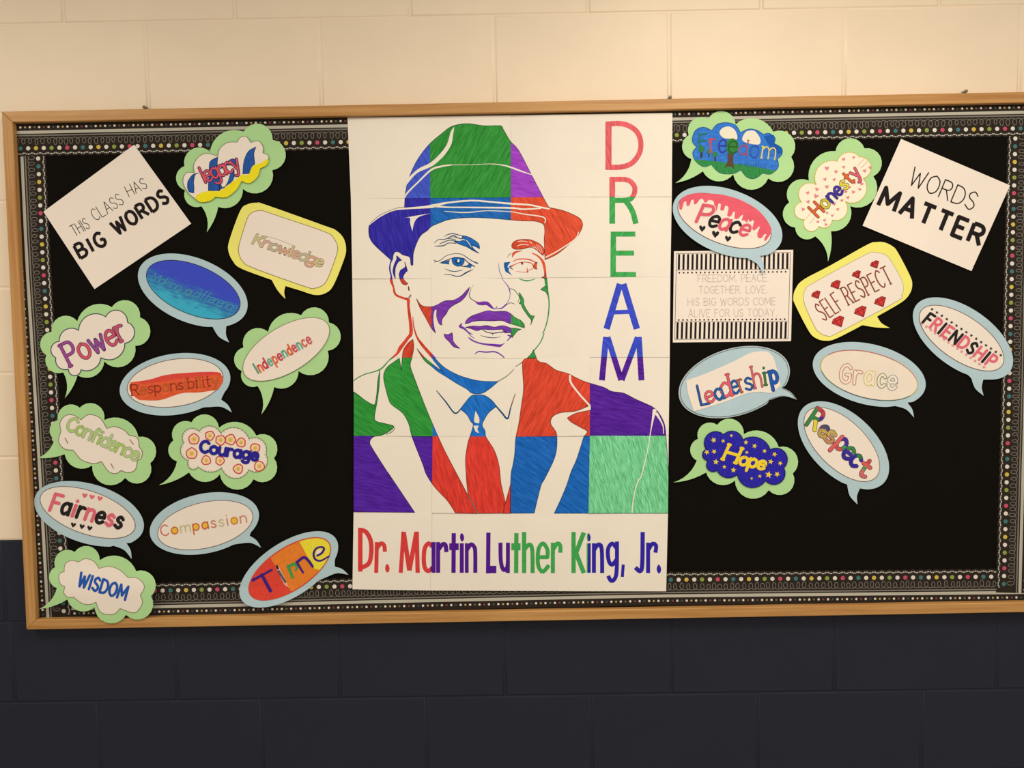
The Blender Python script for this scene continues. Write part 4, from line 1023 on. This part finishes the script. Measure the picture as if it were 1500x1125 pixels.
for ch, a, b, h, w_, cl, ol in (('L', (355, 775), (445, 755), 29, 2.6, (46, 84, 150), (30, 36, 84)), ('e', (430, 755), (510, 720), 24, 2.8, (222, 96, 100), (120, 40, 50)), ('a', (530, 725), (610, 695), 24, 2.8, (40, 92, 150), (30, 36, 84)), ('d', (590, 690), (695, 665), 31, 3.0, (226, 92, 100), (130, 40, 50)),
                          ('e', (700, 655), (780, 635), 28, 2.7, (36, 92, 150), (30, 40, 84)), ('r', (800, 635), (840, 620), 29, 2.0, (190, 104, 70), (110, 50, 40)), ('s', (850, 615), (925, 600), 27, 2.3, (38, 90, 150), (28, 44, 90)), ('h', (945, 590), (1025, 575), 32, 2.0, (222, 100, 100), (120, 46, 46)),
                          ('i', (1050, 555), (1075, 552), 27, 2.6, (64, 120, 60), (40, 70, 40)), ('p', (1130, 540), (1200, 525), 27, 4.2, (36, 84, 160), (24, 40, 90))):
    text(t, ch, *cp(k, a, b), h, w_, [pen(cl)], 0, pen(ol), 1.3, serif=.6)
c.art('lettering', t, .0015)
k = Cr(1180, 490)
TS[0] = -1
c = bubble('pale blue oval bubble reading Grace in pastel outlined letters', with_tail(ellipse(k, 80, 82, 1320, 795, 14), *cp(k, (1118, 747), (1192, 912), (985, 785))), BLUE, .002)
rim = ellipse(k, 167, 172, 1230, 725, 14)
c.panel(rim, pen((236, 214, 186)), rim=pen((110, 80, 60)), rimw=.9)
t = Sheet(); n = len(rim)
for i in range(n):
    f = i / n; cl = [(206, 176, 70), (90, 110, 80), (70, 70, 76), (100, 120, 76), (210, 180, 70), (190, 90, 80), (196, 84, 76), (214, 130, 80)][int(((f * 8) + .5) % 8)]
    line(t, [rim[i], rim[(i + 1) % n]], 1.1, pen(cl), 0)
c.art('rainbow_outline', t)
t = Sheet(); INNER = pen((240, 218, 188))
for ch, a, b, h, oc in (('G', (375, 520), (480, 535), 26, (196, 128, 112)), ('r', (535, 540), (605, 545), 28, (196, 124, 96)), ('a', (650, 540), (740, 550), 27, (216, 188, 100)), ('c', (795, 570), (865, 578), 27, (120, 134, 92)), ('e', (905, 595), (990, 602), 28, (150, 148, 150))):
    text(t, ch, *cp(k, a, b), h, 3.2, [INNER], 0, pen(oc), 2.2)
c.art('lettering', t, .0009)
k = Cr(980, 600)
c = bubble('green cloud bubble with a starry dark blue cloud reading Hope', cloud(k, (50, 800), [(305, 560), (318, 322), (530, 168), (822, 270), (1205, 412), (1360, 702), (1095, 885), (725, 778), (408, 690)]), GREEN, .003)
c.panel(lobes(k, [(430, 560), (408, 435), (600, 275), (812, 332), (1112, 440), (1262, 640), (1060, 780), (752, 712), (528, 668)], [.4, .45, .3, .25, .45, .45, .35, .25, .45]), ink((40, 32, 150), .2), rim=pen((28, 24, 84)), rimw=1.2, lay=.002)
t = Sheet(); YL = pen((240, 202, 50))
for x, y, r in ((490, 335, 34), (595, 345, 24), (415, 468, 32), (495, 460, 30), (515, 575, 34), (608, 630, 24), (708, 665, 32), (845, 360, 28), (940, 400, 30), (1050, 455, 26), (1160, 490, 30), (1118, 572, 32), (1222, 590, 28), (1095, 715, 42), (1188, 710, 34), (998, 732, 22), (908, 757, 18), (855, 470, 22), (685, 285, 20)):
    pieces(c, 'star', [lambda q_: star(q_, *cp(k, (x, y))[0], r / 7.5, YL, random.Random(x).uniform(0, 1))], .0023)
t = Sheet(); text(t, 'H', *cp(k, (590, 545), (730, 585)), 23, 4.6, [YL], 2, shear=.1, serif=.4); text(t, 'ope', *cp(k, (765, 600), (1040, 660)), 18.5, 4.6, [YL], 2, shear=.12, gap=1.2)
c.art('lettering', t, .0023)
k = Cr(1150, 590)
TS[0] = 1
c = bubble('pale blue oval bubble reading Respect in rainbow letters, lowest on the right', with_tail(ellipse(k, 122, -5, 1162, 940, 43, (605, 345)), *cp(k, (822, 940), (796, 1117), (682, 898))), BLUE, .002)
c.panel(ellipse(k, 207, 50, 1040, 865, 44, (520, 262)), CARDW, rim=PENLINE, rimw=.8)
t = Sheet(); RB = [pen(x) for x in ((206, 70, 76), (86, 50, 150), (60, 130, 70), (226, 204, 60), (44, 86, 150))]
def band(cols):
    def f(sh, m, lay):
        for i in range(len(m) - 1):
            u = (m[i][0] + m[i][1]) / 2.0
            # colour follows the height of the letter: distance from the slanted baseline
            d = ((m[i][0] + m[i + 1][0]) / 2 - (k[0] + 250 / 7.5)) * .66 - ((m[i][1] + m[i + 1][1]) / 2 - (k[1] + 240 / 7.5)) * .75
            j = int(max(0, min(len(cols) - 1, (27 - d) / 27 * len(cols))))
            sh.poly(stroke_quads([m[i], m[i + 1]], 4.8), cols[j], lay)
    return f
OL = pen((84, 54, 60))
for ch, a, b, h, cols in (('R', (235, 240), (325, 300), 29, RB), ('e', (360, 345), (430, 385), 24, [pen((176, 150, 80)), pen((84, 80, 110)), pen((196, 160, 80))]), ('s', (430, 410), (510, 450), 25, [pen((130, 120, 70)), pen((206, 170, 90)), pen((200, 140, 90))]),
                   ('p', (540, 470), (610, 535), 27, [pen((228, 130, 60)), pen((76, 56, 150)), pen((74, 150, 80)), pen((222, 96, 90))]), ('e', (620, 575), (690, 635), 27, [pen((220, 84, 90)), pen((70, 140, 74)), pen((62, 50, 150))]),
                   ('c', (700, 660), (770, 715), 27, [pen((56, 130, 64)), pen((56, 46, 150))]), ('t', (790, 765), (870, 820), 26, [pen((66, 50, 140)), pen((218, 84, 80)), pen((220, 90, 84)), pen((100, 150, 90)), pen((214, 110, 100))])):
    text(t, ch, *cp(k, a, b), h, 4.8, [OL], 0, OL, 1.5, over=band(cols))
c.art('lettering', t)
